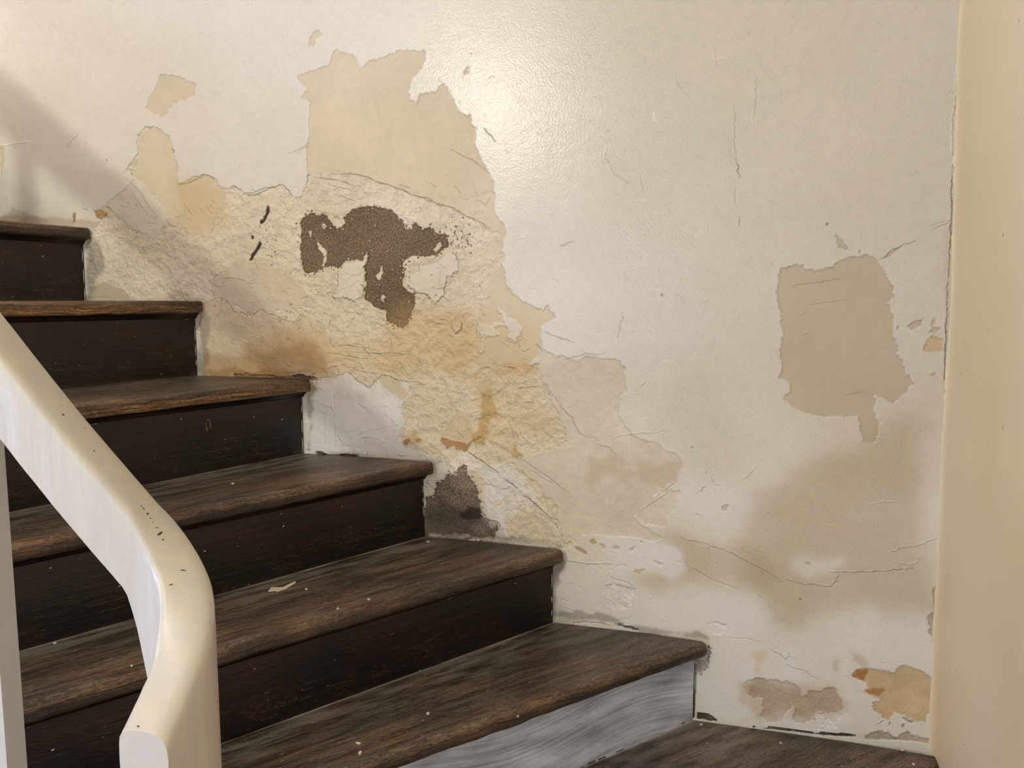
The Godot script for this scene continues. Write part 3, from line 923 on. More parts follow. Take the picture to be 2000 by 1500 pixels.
	stain_or_shade(Color(0.87, 0.83, 0.74), 0.50, 2.0, 0.8, [330,834,696,833,696,839,330,840])
	stain_or_shade(Color(0.87, 0.83, 0.74), 0.40, 2.0, 0.8, [50,614,370,634,369,639,50,621])

func score_wall() -> void:
	score(-0.90, 2.2, 0.35, [1068,530,1150,536,1230,563,1309,594,1386,620,1449,654,1484,671])  # shadow under the lower edge of the film put into the ink
	score(-0.70, 1.6, 0.25, [1029,535,1081,545,1136,560])
	score(-0.60, 1.5, 0.20, [1067,555,1149,576])
	score(-0.60, 1.4, 0.20, [1080,580,1135,596])
	score(-0.50, 1.4, 0.20, [1387,485,1444,516,1481,545])
	score(-0.80, 1.8, 0.30, [834,569,896,558,943,550])
	score(-0.60, 1.5, 0.30, [634,538,676,535,719,517,757,533])
	score(0.90, 2.0, 0.00, [703,843,750,829,772,843,794,866,832,875,870,858,913,875,964,892,1001,875])
	score(0.80, 2.0, 0.00, [714,783,751,803,768,777,813,784,857,797])
	score(1.00, 2.2, 0.00, [1025,1034,1075,1030,1108,1016,1138,1040,1169,1053,1191,1030,1201,1019,1242,1031,1276,1036,1316,1044])
	score(0.80, 2.0, 0.00, [1040,1010,1083,999,1111,1002,1139,1013,1194,1017])
	score(-0.60, 1.8, 0.15, [1055,971,1140,982,1195,988])
	score(0.70, 2.0, 0.00, [1098,964,1195,968,1277,967])
	score(0.60, 1.6, 0.00, [1084,947,1168,954])
	score(-1.10, 2.4, 0.35, [1427,1206,1453,1221,1478,1239,1504,1258])
	score(-1.10, 2.4, 0.35, [1517,1266,1536,1277,1551,1289])
	score(-1.00, 2.4, 0.30, [1561,1302,1593,1323,1624,1350,1650,1378])
	score(-0.50, 1.4, 0.20, [1555,1213,1612,1248,1667,1287])
	score(-0.40, 1.3, 0.20, [1580,1243,1636,1271])
	score(-0.50, 1.6, 0.25, [1604,1022,1641,1063,1672,1104,1703,1151,1739,1155])
	score(-0.40, 1.3, 0.20, [1739,1171,1769,1178,1787,1198])
	score(-0.40, 1.3, 0.25, [1595,904,1647,925,1683,934])
	score(-0.40, 1.5, 0.30, [1591,939,1610,959])
	score(0.60, 1.8, 0.00, [1936,1378,1993,1385,2038,1399,2083,1419,2127,1439,2160,1459])
	score(0.70, 2.0, 0.00, [2165,1450,2203,1461,2256,1460,2271,1448,2273,1431])
	score(0.70, 2.0, 0.00, [2254,1427,2316,1421,2377,1412,2421,1404])
	score(0.50, 1.6, 0.00, [2370,1376,2394,1361,2433,1351,2466,1329])
	score(0.40, 1.4, 0.00, [2376,1393,2416,1397,2435,1380])
	score(0.40, 1.4, 0.00, [2330,1273,2360,1265,2389,1264])
	score(-0.40, 1.3, 0.20, [1949,1443,2018,1473,2063,1486])
	score(-0.50, 1.2, 0.80, [2030,537,2035,561,2040,581])
	score(-0.30, 1.0, 0.35, [2024,421,2028,484,2030,537])
	score(-0.50, 1.4, 0.80, [2040,660,2045,680])
	score(-0.30, 0.9, 0.35, [2030,591,2035,634])
	score(0.50, 1.3, 0.00, [2065,371,2067,413,2063,465])
	score(0.40, 1.3, 0.00, [1974,297,1982,328,1992,345])
	score(0.40, 1.3, 0.00, [1901,354,1913,387,1929,404])
	score(-0.50, 1.2, 0.30, [1469,442,1496,475])
	score(-0.40, 1.0, 0.25, [957,476,1020,454])
	score(-0.30, 1.0, 0.25, [978,477,1021,459])
	score(-0.40, 1.2, 0.30, [298,420,333,398])
	score(0.40, 1.2, 0.00, [68,413,174,406])
	score(0.40, 1.2, 0.00, [292,428,310,421])
	score(-0.50, 1.4, 0.20, [469,503,500,474,523,455])
	score(0.60, 1.8, 0.00, [476,512,515,547,544,588,568,621])
	score(0.50, 1.6, 0.00, [491,539,520,587,543,614])
	score(-0.50, 1.5, 0.20, [422,600,461,625,495,653,539,667])
	score(0.40, 1.5, 0.00, [474,679,524,656,556,648])
	score(0.70, 1.6, 0.00, [1973,1265,1989,1253])
	score(-0.40, 1.2, 0.30, [1997,1231,2017,1253])
	score(0.50, 1.3, 0.00, [2066,1233,2092,1208])
	score(0.40, 1.2, 0.00, [1983,1226,1994,1210])
	score(-0.40, 1.4, 0.25, [1067,863,1061,906,1063,942])
	score(0.60, 1.8, 0.00, [1060,939,1074,955])
	score(-0.50, 1.4, 0.30, [768,764,729,783,723,823])
	score(0.50, 1.6, 0.00, [636,782,674,797])
	score(0.50, 1.6, 0.00, [837,928,859,935,874,928,869,948,843,951,832,938,837,928])
	score(0.60, 1.6, 0.00, [1466,1062,1492,1059,1517,1048])
	score(0.60, 1.6, 0.00, [1611,1033,1536,1045])
	score(0.50, 1.5, 0.00, [1485,1136,1523,1153])
	score(0.50, 1.5, 0.00, [1485,1173,1523,1190])
	score(-0.50, 1.5, 0.25, [2325,753,2344,739,2367,725,2391,717])
	score(0.50, 1.5, 0.00, [2413,687,2431,679,2453,676])
	score(-0.40, 1.5, 0.15, [2418,699,2436,688,2453,678])
	score(-0.30, 1.0, 0.30, [2155,810,2208,801,2248,794])
	score(0.30, 1.2, 0.00, [2190,848,2230,840,2270,834])
	score(0.30, 1.2, 0.00, [2170,875,2185,858])
	score(0.30, 1.0, 0.00, [2177,913,2197,896])
	score(-0.40, 1.2, 0.15, [2269,1039,2309,1030])
	score(0.40, 1.5, 0.00, [2390,1732,2423,1739,2454,1749])
	score(-0.50, 1.4, 0.30, [2139,1620,2161,1634,2172,1642,2177,1624])
	score(-0.40, 1.3, 0.25, [2173,1652,2211,1661,2244,1679])
	score(-0.30, 1.2, 0.15, [2044,1603,2100,1603,2122,1603])
	score(0.50, 1.5, 0.00, [2363,1762,2378,1752])
	score(-0.40, 1.3, 0.20, [1887,1273,1921,1253])
	score(0.50, 1.5, 0.00, [1842,1324,1888,1285,1910,1266])
	score(-0.30, 1.0, 0.20, [1837,1033,1848,1025])
	score(-0.30, 1.1, 0.25, [1786,923,1791,888,1794,865])
	score(-0.30, 1.1, 0.20, [1659,978,1707,962,1754,959])
	score(0.40, 1.3, 0.00, [1768,1148,1839,1139,1907,1132])
	score(-0.60, 1.6, 0.60, [1226,930,1228,955])
	score(-0.40, 1.0, 0.20, [1296,1125,1297,1169])
	score(-0.35, 1.0, 0.15, [1069,1075,1068,1219])
	score(-0.30, 1.0, 0.15, [1043,1102,1043,1207])
	score(-0.30, 0.9, 0.12, [1135,1177,1247,1148])
	score(0.50, 1.4, 0.00, [1651,714,1681,703])
	score(0.35, 1.2, 0.00, [1748,513,1772,559,1806,583])
	score(0.30, 1.2, 0.00, [1828,561,1835,595])
	score(0.25, 1.4, 0.00, [1202,327,1214,351,1223,367])
	score(0.20, 1.2, 0.00, [1205,368,1209,404,1226,453,1244,501])
	score(-0.40, 1.2, 0.25, [1763,1485,1785,1489,1833,1503])
	score(-0.40, 1.2, 0.30, [1657,1555,1676,1553])
	score(-0.30, 1.0, 0.30, [1663,1570,1695,1586])
	score(-0.50, 1.2, 0.50, [1682,1616,1689,1606,1775,1605])
	score(0.60, 1.6, 0.00, [1675,1455,1785,1452])
	score(-0.30, 1.1, 0.30, [937,1036,996,1040])
	score(-0.40, 1.2, 0.55, [779,1040,802,1026,825,1032])
	score(-1.00, 1.4, 0.70, [2450,547,2453,688,2454,821])
	score(-1.20, 1.8, 0.80, [2454,821,2460,1010,2465,1225])
	score(-1.20, 2.0, 0.90, [2465,1225,2473,1446,2474,1616,2478,1785])
	score(0.60, 2.0, 0.00, [2445,369,2447,448,2451,577])

# ------------------------------------------------------------------ stairs
# each step: height of its tread, then the riser under its nosing: where it meets the wall (x) and its turn in plan (degrees)
const STEPS := [
	[0.309, 1.020, 47.0], [0.509, 0.483, 45.0], [0.709, -0.027, 41.2], [0.895, -0.362, 34.9], [1.088, -0.690, 28.8],
	[1.282, -1.020, 20.8], [1.481, -1.328, 16.0], [1.679, -1.673, 13.0], [1.877, -2.02, 11.0], [2.075, -2.36, 10.0]]
const INNER := 1.15

func plan(x: float, deg: float, z: float) -> float:
	return x - tan(deg_to_rad(deg)) * z

func wood_tread_images(gold: float, sd: int) -> Array:
	# u runs along the grain; v from the joint at the back (0) over the worn edge (0.85) and down the front face (1)
	var w := 1536
	var h := 448
	var long_a := stretched(w, h, 60, h, 0.035, 3, sd)
	var long_b := stretched(w, h, 110, h, 0.20, 2, sd + 1)
	var fine := stretched(w, h, 300, h, 0.42, 2, sd + 2)
	var wear := stretched(w, h, 256, 75, 0.022, 4, sd + 3)
	var dust_sheen_noise := stretched(w, h, 150, 150, 0.06, 5, sd + 4)
	var grit := noise(w, h, 0.7, 1, sd + 5).get_data()
	var out := PackedByteArray()
	out.resize(w * h * 3)
	var hg := PackedByteArray()
	hg.resize(w * h)
	for y in h:
		var v := float(y) / h
		var front: float = smoothstep(0.40, 0.80, v)
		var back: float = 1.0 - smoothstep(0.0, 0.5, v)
		var joint: float = exp(-pow((v - 0.034) / 0.009, 2.0))
		var nose: float = smoothstep(0.845, 0.862, v)
		var lip: float = exp(-pow((v - 0.862) / 0.022, 2.0))
		var face: float = smoothstep(0.875, 0.90, v)
		var g_face: float = face * gold
		for x in w:
			var i := y * w + x
			var a: float = long_a[i] * 0.0039216 - 0.5
			var b: float = long_b[i] * 0.0039216 - 0.5
			var f: float = fine[i] * 0.0039216 - 0.5
			var wr: float = wear[i] * 0.0039216 - 0.5
			var d: float = dust_sheen_noise[i] * 0.0039216
			var g: float = grit[i] * 0.0039216
			var grain: float = clampf(0.5 + a * 0.9 + b * 1.2 + f * 1.5, 0.0, 1.0)
			var warm: float = clampf(0.18 + front * 0.30 + wr * 1.0 - face * (0.30 - gold * 0.5), 0.0, 1.0)
			var k: float = 0.60 + grain * 0.95
			var r: float = lerpf(0.195, 0.39, warm) * k
			var gg: float = lerpf(0.16, 0.288, warm) * k
			var bb: float = lerpf(0.13, 0.205, warm) * k
			r += g_face * 0.24 * grain
			gg += g_face * 0.185 * grain
			bb += g_face * 0.09 * grain
			var rub: float = lip * clampf(0.25 + wr * 2.0 + f * 1.2, 0.0, 1.0) * 0.45
			r = lerpf(r, 0.50, rub)
			gg = lerpf(gg, 0.40, rub)
			bb = lerpf(bb, 0.30, rub)
			var dust_sheen: float = clampf((0.24 + back * 0.62) * (0.35 + (d - 0.4) * 2.0) + maxf(0.0, f - 0.06) * 1.7 * (0.4 + d), 0.0, 0.7) * (1.0 - nose)  # dust, plus the reflected sheen near the back put into the colour
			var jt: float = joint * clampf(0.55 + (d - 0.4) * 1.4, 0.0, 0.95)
			dust_sheen = maxf(dust_sheen, jt)
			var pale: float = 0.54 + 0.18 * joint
			r = lerpf(r, pale, dust_sheen)
			gg = lerpf(gg, pale - 0.02, dust_sheen)
			bb = lerpf(bb, pale - 0.035, dust_sheen)
			if g > 0.91 and d > 0.52:
				r = 0.64
				gg = 0.60
				bb = 0.54
			out[i * 3] = int(clampf(r, 0, 1) * 255)
			out[i * 3 + 1] = int(clampf(gg, 0, 1) * 255)
			out[i * 3 + 2] = int(clampf(bb, 0, 1) * 255)
			hg[i] = int(clampf(0.5 + (grain - 0.5) * 0.8 + wr * 0.5 + (g - 0.5) * 0.1, 0, 1) * 255)
	var im := Image.create_from_data(w, h, false, Image.FORMAT_RGB8, out)
	for s in 900:   # dust
		var c := Color(0.58, 0.55, 0.51).lerp(Color(0.40, 0.36, 0.31), rng.randf())
		im.fill_rect(Rect2i(rng.randi_range(0, w), rng.randi_range(14, 380), rng.randi_range(1, 3), rng.randi_range(1, 2)), c)
	for s in 420:   # scratches and splashes along the grain
		var c := Color(0.60, 0.55, 0.48) if rng.randf() < 0.6 else Color(0.09, 0.07, 0.05)
		if rng.randf() < 0.14:
			im.fill_rect(Rect2i(rng.randi_range(0, w), rng.randi_range(20, 375), rng.randi_range(2, 5), rng.randi_range(1, 3)), Color(0.80, 0.77, 0.70))
		else:
			im.fill_rect(Rect2i(rng.randi_range(0, w), rng.randi_range(20, 375), rng.randi_range(6, 40), 1), c)
	return [im, Image.create_from_data(w, h, false, Image.FORMAT_L8, hg)]

func riser_images() -> Array:
	var w := 1024
	var h := 256
	var long_a := stretched(w, h, 64, h, 0.05, 3, 31)
	var fine := stretched(w, h, 200, h, 0.4, 2, 32)
	var blot := stretched(w, h, 256, 64, 0.03, 4, 33)
	var out := PackedByteArray()
	out.resize(w * h * 3)
	var hg := PackedByteArray()
	hg.resize(w * h)
	for y in h:
		var v := float(y) / h
		for x in w:
			var i := y * w + x
			var a: float = long_a[i] * 0.0039216
			var f: float = fine[i] * 0.0039216
			var b: float = blot[i] * 0.0039216
			var redness: float = clampf((0.75 - v) * 1.1 + (b - 0.5) * 1.4, 0.0, 1.0)  # redder towards the top, with blotches
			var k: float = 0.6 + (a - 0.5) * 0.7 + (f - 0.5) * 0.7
			var r: float = lerpf(0.115, 0.25, redness) * k
			var g: float = lerpf(0.064, 0.098, redness) * k
			var bl: float = lerpf(0.044, 0.048, redness) * k
			var scuff: float = clampf((f - 0.60) * 4.0, 0.0, 1.0) * smoothstep(0.40, 0.85, v) * clampf((b - 0.42) * 4.0, 0.0, 1.0) * 0.75
			var dusty: float = smoothstep(0.93, 1.0, v) * 0.35
			var m: float = maxf(scuff, dusty)
			out[i * 3] = int(clampf(lerpf(r, 0.50, m), 0, 1) * 255)
			out[i * 3 + 1] = int(clampf(lerpf(g, 0.45, m), 0, 1) * 255)
			out[i * 3 + 2] = int(clampf(lerpf(bl, 0.39, m), 0, 1) * 255)
			hg[i] = int(clampf(0.5 + (a - 0.5) * 0.5 + (f - 0.5) * 0.5, 0, 1) * 255)
	var im := Image.create_from_data(w, h, false, Image.FORMAT_RGB8, out)
	for s in 46:
		var c := Color(0.78, 0.74, 0.66) if rng.randf() < 0.5 else Color(0.42, 0.36, 0.29)
		im.fill_rect(Rect2i(rng.randi_range(0, w), rng.randi_range(40, 250), rng.randi_range(1, 4), rng.randi_range(1, 3)), c)
	for s in 60:
		im.fill_rect(Rect2i(rng.randi_range(0, w), rng.randi_range(150, 250), rng.randi_range(6, 26), 1), Color(0.36, 0.31, 0.26))
	return [im, Image.create_from_data(w, h, false, Image.FORMAT_L8, hg)]

func primed_image() -> Image:
	# grey white primer brushed thinly over dark wood
	var w := 1024
	var h := 256
	var src := stretched(w, 512, 40, 512, 0.10, 3, 36)
	var hair := stretched(w, h, 128, h, 0.5, 1, 38)
	var thin := stretched(w, h, 128, 64, 0.04, 4, 37)
	var out := PackedByteArray()
	out.resize(w * h * 3)
	for y in h:
		for x in w:
			var i := y * w + x
			var sy := clampi(y + 60 + int(x * 0.06 + 26.0 * sin(x * 0.011)), 0, 511)
			var s: float = src[sy * w + x] * 0.0039216 - 0.5
			var t: float = thin[i] * 0.0039216 - 0.5
			var k: float = clampf(0.62 + s * 0.75 + t * 0.8 + (hair[i] * 0.0039216 - 0.5) * 0.35, 0.0, 1.0)
			out[i * 3] = int(lerpf(0.50, 0.84, k) * 255)
			out[i * 3 + 1] = int(lerpf(0.53, 0.87, k) * 255)
			out[i * 3 + 2] = int(lerpf(0.59, 0.93, k) * 255)
	var im := Image.create_from_data(w, h, false, Image.FORMAT_RGB8, out)
	for s in 30:
		im.fill_rect(Rect2i(rng.randi_range(0, w), h - rng.randi_range(1, 5), rng.randi_range(4, 20), 5), Color(0.20, 0.15, 0.11))
	return im

func build_stairs() -> void:
	var o := Node3D.new()
	o.name = "staircase"
	add_child(o)
	tag(o, "worn dark brown wooden winder stairs climbing along the peeling wall", "staircase")
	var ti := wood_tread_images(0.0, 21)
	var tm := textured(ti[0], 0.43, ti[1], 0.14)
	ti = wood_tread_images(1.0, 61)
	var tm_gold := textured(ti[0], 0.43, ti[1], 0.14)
	var ri := riser_images()
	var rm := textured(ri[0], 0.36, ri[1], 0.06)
	var pm := textured(primed_image(), 0.5)
	var drip := plain(Color(0.82, 0.79, 0.72), 0.5)
	var bumps := FastNoiseLite.new()
	bumps.seed = 91
	bumps.frequency = 9.0
	bumps.fractal_octaves = 4
	for k in range(1, STEPS.size() - 1):
		var s: Array = STEPS[k]
		var up: Array = STEPS[k + 1]
		var h: float = s[0]
		# tread: sweep its section from the wall to the inner string
		var z_from := 0.0005
		var n := 90
		var rows := []
		var uvs := []
		for i in n + 1:
			var z := lerpf(z_from, INNER, float(i) / n)
			var front := Vector3(plan(s[1], s[2], z), h, z)
			var rear := Vector3(plan(up[1], up[2], z), h, z) 
			var out_dir := Vector3(cos(deg_to_rad(s[2])), 0, sin(deg_to_rad(s[2])))
			if k == 1:
				# the lowest tread in view is cut off by the right wall
				pass
			var w1: float = bumps.get_noise_2d(z * 2.0 + k * 7.0, 0.0)
			var w2: float = bumps.get_noise_2d(z * 0.6 + k * 7.0, 30.0)
			var over: float = 0.036 + 0.0045 * w1 - 0.0035 * absf(w2)
			var drop: float = 0.0035 * maxf(0.0, w1 + 0.15) + 0.002 * maxf(0.0, w2)
			var chip: float = 0.009 * maxf(0.0, bumps.get_noise_2d(z * 3.4 + k * 3.0, 80.0) - 0.22)
			var low: float = 0.002 * bumps.get_noise_2d(z * 0.9 + k * 5.0, 60.0)
			var sag := -0.0015 * sin(z * 2.6 + k)
			var prof := [
				[rear - out_dir * 0.012, 0.0, 0.0], [null, 0.0, 0.0], [null, 0.33, 0.0], [null, 0.66, 0.0],
				[0.55, -0.0006], [0.80, -0.0018], [0.93, -0.0045], [0.99, -0.009], [1.0, -0.014], [1.0, -0.020], [0.96, -0.0265], [0.84, -0.0310], [0.5, -0.0325], [-0.25, -0.033]]
			var r := []
			var u := []
			var tip := front + out_dir * over * 0.2
			for j in prof.size():
				var p: Vector3
				var vv := 0.0
				if j == 0:
					p = prof[0][0]
					vv = 0.0
				elif j < 4:
					p = rear.lerp(tip, prof[j][1])
					vv = 0.03 + prof[j][1] * 0.815
				else:
					var dy: float = prof[j][1]
					p = front + out_dir * over * prof[j][0]
					p.y += dy
					if dy > -0.02:
						p.y -= drop * clampf(-dy / 0.007, 0.0, 1.0)
						p -= out_dir * chip * clampf(-dy / 0.006, 0.0, 1.0)
					else:
						p.y += low
					vv = [0.845, 0.853, 0.863, 0.876, 0.89, 0.92, 0.95, 0.97, 0.985, 0.995][j - 4]
				p.y += sag
				if k == 1:
					p.x = minf(p.x, corner_x(p.y) + 0.001)
				r.append(p)
				u.append(Vector2(z / 1.4 / cos(deg_to_rad(s[2])) * 0.9 + k * 0.37, vv))
			rows.append(r)
			uvs.append(u)
		var st := begin(0)
		skin(st, rows, uvs)
		# underside and both ends
		var first: Array = rows[0]
		var last: Array = rows[n]
		for i in n:
			var a: Array = rows[i]
			var b: Array = rows[i + 1]
			var da := Vector3(0, -0.033, 0)
			quad(st, a[13], a[0] + da, b[0] + da, b[13], Vector2(0, .99), Vector2(0, .9), Vector2(.1, .9), Vector2(.1, .99))
		fan(st, first + [first[0] + Vector3(0, -0.033, 0)], true)
		fan(st, last + [last[0] + Vector3(0, -0.033, 0)])
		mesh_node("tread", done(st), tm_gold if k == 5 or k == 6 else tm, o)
		# small hollow moulding tucked under the nosing
		st = begin(0)
		rows = []
		uvs = []
		for i in 25:
			var z := lerpf(z_from, INNER, i / 24.0)
			var front := Vector3(plan(s[1], s[2], z), h, z)
			var dir := Vector3(cos(deg_to_rad(s[2])), 0, sin(deg_to_rad(s[2])))
			var r := []
			var u := []
			for q in [[0.017, -0.031], [0.0165, -0.034], [0.011, -0.0365], [0.0065, -0.041], [0.004, -0.046], [-0.002, -0.0475]]:
				var p: Vector3 = front + dir * q[0] + Vector3(0, q[1], 0)
				if k == 1:
					p.x = minf(p.x, corner_x(p.y) + 0.001)
				r.append(p)
				u.append(Vector2(z * 0.7, 0.05 + u.size() * 0.02))
			rows.append(r)
			uvs.append(u)
		skin(st, rows, uvs)
		fan(st, rows[0], true)
		fan(st, rows[24])
		mesh_node("nosing_moulding", done(st), rm, o)
	for k in range(0, STEPS.size()):
		# riser under the nosing of step k, standing on the tread below
		var s: Array = STEPS[k]
		var h: float = s[0]
		var floor_y: float = STEPS[k - 1][0] if k > 0 else 0.109
		if k == 0:
			continue
		var st := begin(0)
		var rows := []
		var uvs := []
		for j in 7:
			var y := lerpf(h - 0.030, floor_y - 0.004, j / 6.0)
			var r := []
			var u := []
			for i in 31:
				var z := lerpf(INNER, 0.0005, i / 30.0)
				var p := Vector3(plan(s[1], s[2], z) + 0.0008 * sin(z * 11.0 + j * 0.7 + k), y, z)
				if k == 1:
					p.x = minf(p.x, corner_x(p.y) + 0.001)
				r.append(p)
				u.append(Vector2(z / 1.2 / cos(deg_to_rad(s[2])) + (k - 2) * 0.41, (h - y) / 0.2))
			rows.append(r)
			uvs.append(u)
		skin(st, rows, uvs)
		# thickness behind
		var dir := Vector3(cos(deg_to_rad(s[2])), 0, sin(deg_to_rad(s[2]))) * -0.02
		var a: Vector3 = rows[0][0] + dir
		var b: Vector3 = rows[0][30] + dir
		var c: Vector3 = rows[6][30] + dir
		var d: Vector3 = rows[6][0] + dir
		quad(st, b, a, d, c)
		quad(st, a, rows[0][0], rows[6][0], d)
		quad(st, rows[0][30], b, c, rows[6][30])
		quad(st, a, b, rows[0][30], rows[0][0])
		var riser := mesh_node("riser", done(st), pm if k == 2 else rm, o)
		if k == 2:
			riser.set_meta("label", "riser brushed with grey white primer")
		# thin runs of wall paint left on the end of the riser
		if k >= 3 and k <= 7:
			var y := h - 0.055 - rng.randf() * 0.02
			for run in 3:
				st = begin(0)
				var l := rng.randf_range(0.012, 0.045)
				var ring_rows := []
				var ring_uv := []
				for q in 6:
					var yy := y - l * q / 5.0
					var rad := 0.0011 * sin(PI * (0.06 + 0.88 * q / 5.0)) * rng.randf_range(0.7, 1.3)
					var ctr := Vector3(plan(s[1], s[2], 0.004) + 0.001, yy, 0.004 + rng.randf_range(-0.0006, 0.0006))
					var r := []
					var u := []
					for e in 6:
						r.append(ctr + Vector3(cos(TAU * e / 5.0), 0, -sin(TAU * e / 5.0)) * rad)
						u.append(Vector2.ZERO)
					ring_rows.append(r)
					ring_uv.append(u)
				skin(st, ring_rows, ring_uv)
				mesh_node("paint_run", done(st), drip, riser).set_meta("label", "thin cream paint run on riser end")
				y -= l + rng.randf_range(0.003, 0.02)
	# scraped mark on the riser between the third and fourth tread in view
	var mk := begin()
	var rs: Array = STEPS[5]
	for q in [[0.0, 0.0, 0.003, 0.020], [0.009, 0.002, 0.0035, 0.016], [0.003, 0.008, 0.007, 0.004], [0.003, -0.009, 0.002, 0.010]]:
		var z0: float = 0.258 - q[0]
		var yy: float = 1.282 - 0.078 + q[1]
		var dirn := Vector3(cos(deg_to_rad(rs[2])), 0, sin(deg_to_rad(rs[2]))) * 0.0011
		var pa := Vector3(plan(rs[1], rs[2], z0), yy, z0) + dirn
		var pb := Vector3(plan(rs[1], rs[2], z0 - q[2]), yy, z0 - q[2]) + dirn
		quad(mk, pa, pb, pb - Vector3(0, q[3], 0), pa - Vector3(0.0, q[3] * 0.9, 0))
	mesh_node("scrape", done(mk), plain(Color(0.42, 0.32, 0.24), 0.7), o).set_meta("label", "pale scraped mark on dark riser")
	# closed string board on the open side
	var sb := begin()
	for k in range(1, STEPS.size() - 1):
		var s: Array = STEPS[k]
		var up: Array = STEPS[k + 1]
		var xa := plan(up[1], up[2], INNER) - 0.02
		var xb := plan(s[1], s[2], INNER) + 0.03
		if k == 1:
			xb = minf(xb, -0.35)
		box(sb, Vector3(xa, s[0] - 0.34, INNER), Vector3(xb, s[0] - 0.002, INNER + 0.025))
	mesh_node("string_board", done(sb), plain(Color(0.86, 0.85, 0.80), 0.4), o)

# ------------------------------------------------------------------ banister
# the centre line of the handrail: straight down the flight, a tight turn towards the viewer, a short straight end
func smooth_curve(x: PackedFloat32Array, y: PackedFloat32Array, q: float) -> float:
	var n := x.size()
	var k := 0
	while k < n - 2 and q > x[k + 1]:
		k += 1
	var slope := func(i: int) -> float:
		if i == 0:
			return (y[1] - y[0]) / (x[1] - x[0])
		if i == n - 1:
			return (y[n - 1] - y[n - 2]) / (x[n - 1] - x[n - 2])
		var ha := x[i] - x[i - 1]
		var hb := x[i + 1] - x[i]
		return ((y[i] - y[i - 1]) / ha * hb + (y[i + 1] - y[i]) / hb * ha) / (ha + hb)
	var h := x[k + 1] - x[k]
	var t := (q - x[k]) / h
	return (1 + 2 * t) * (1 - t) * (1 - t) * y[k] + t * (1 - t) * (1 - t) * h * slope.call(k) + t * t * (3 - 2 * t) * y[k + 1] + t * t * (t - 1) * h * slope.call(k + 1)

const RAIL_W := 0.0552

func rail_stations() -> Array:
	# [place, direction to the inner side, height of the side]
	var a := deg_to_rad(5.471)
	var turn := deg_to_rad(95.44)
	var run := 0.1910
	var r := 0.0545 + RAIL_W / 2
	var arc := r * turn
	var total := run + arc + 0.0424
	var d1 := Vector3(cos(a), 0, -sin(a))
	var n1 := Vector3(sin(a), 0, cos(a))
	var start := Vector3(-0.7998, 0, 1.0635)
	var pivot := start + d1 * run + n1 * r
	var xs := PackedFloat32Array([0.0, run * 0.5 / total, run / total, (run + arc * 0.33) / total, (run + arc * 0.66) / total, (run + arc) / total, 1.0])
	var ys := PackedFloat32Array([1.4750, 1.3595, 1.2535, 1.2036, 1.1640, 1.1109, 1.0691])
	var out := []
	for k in range(24, 0, -1):
		var q := 1.25 * k / 24.0
		out.append([start - d1 * q + Vector3(0, ys[0] + 0.84 * q + 0.02 * (1.0 - exp(-q / 0.03)), 0), n1, 0.0999])
	for i in 70:
		var s := total * i / 69.0
		var p := start + d1 * s
		var n := n1
		if s > run:
			var t := minf((s - run) / r, turn)
			n = Vector3(sin(a - t), 0, cos(a - t))
			p = pivot - n * r
			if s > run + arc:
				p += Vector3(cos(a - t), 0, -sin(a - t)) * (s - run - arc)
		p.y = smooth_curve(xs, ys, s / total)
		out.append([p, n, 0.0999 + (0.4502 - 0.0999) * clampf((s - run + 0.01) / (arc + 0.01), 0.0, 1.0)])
	return out

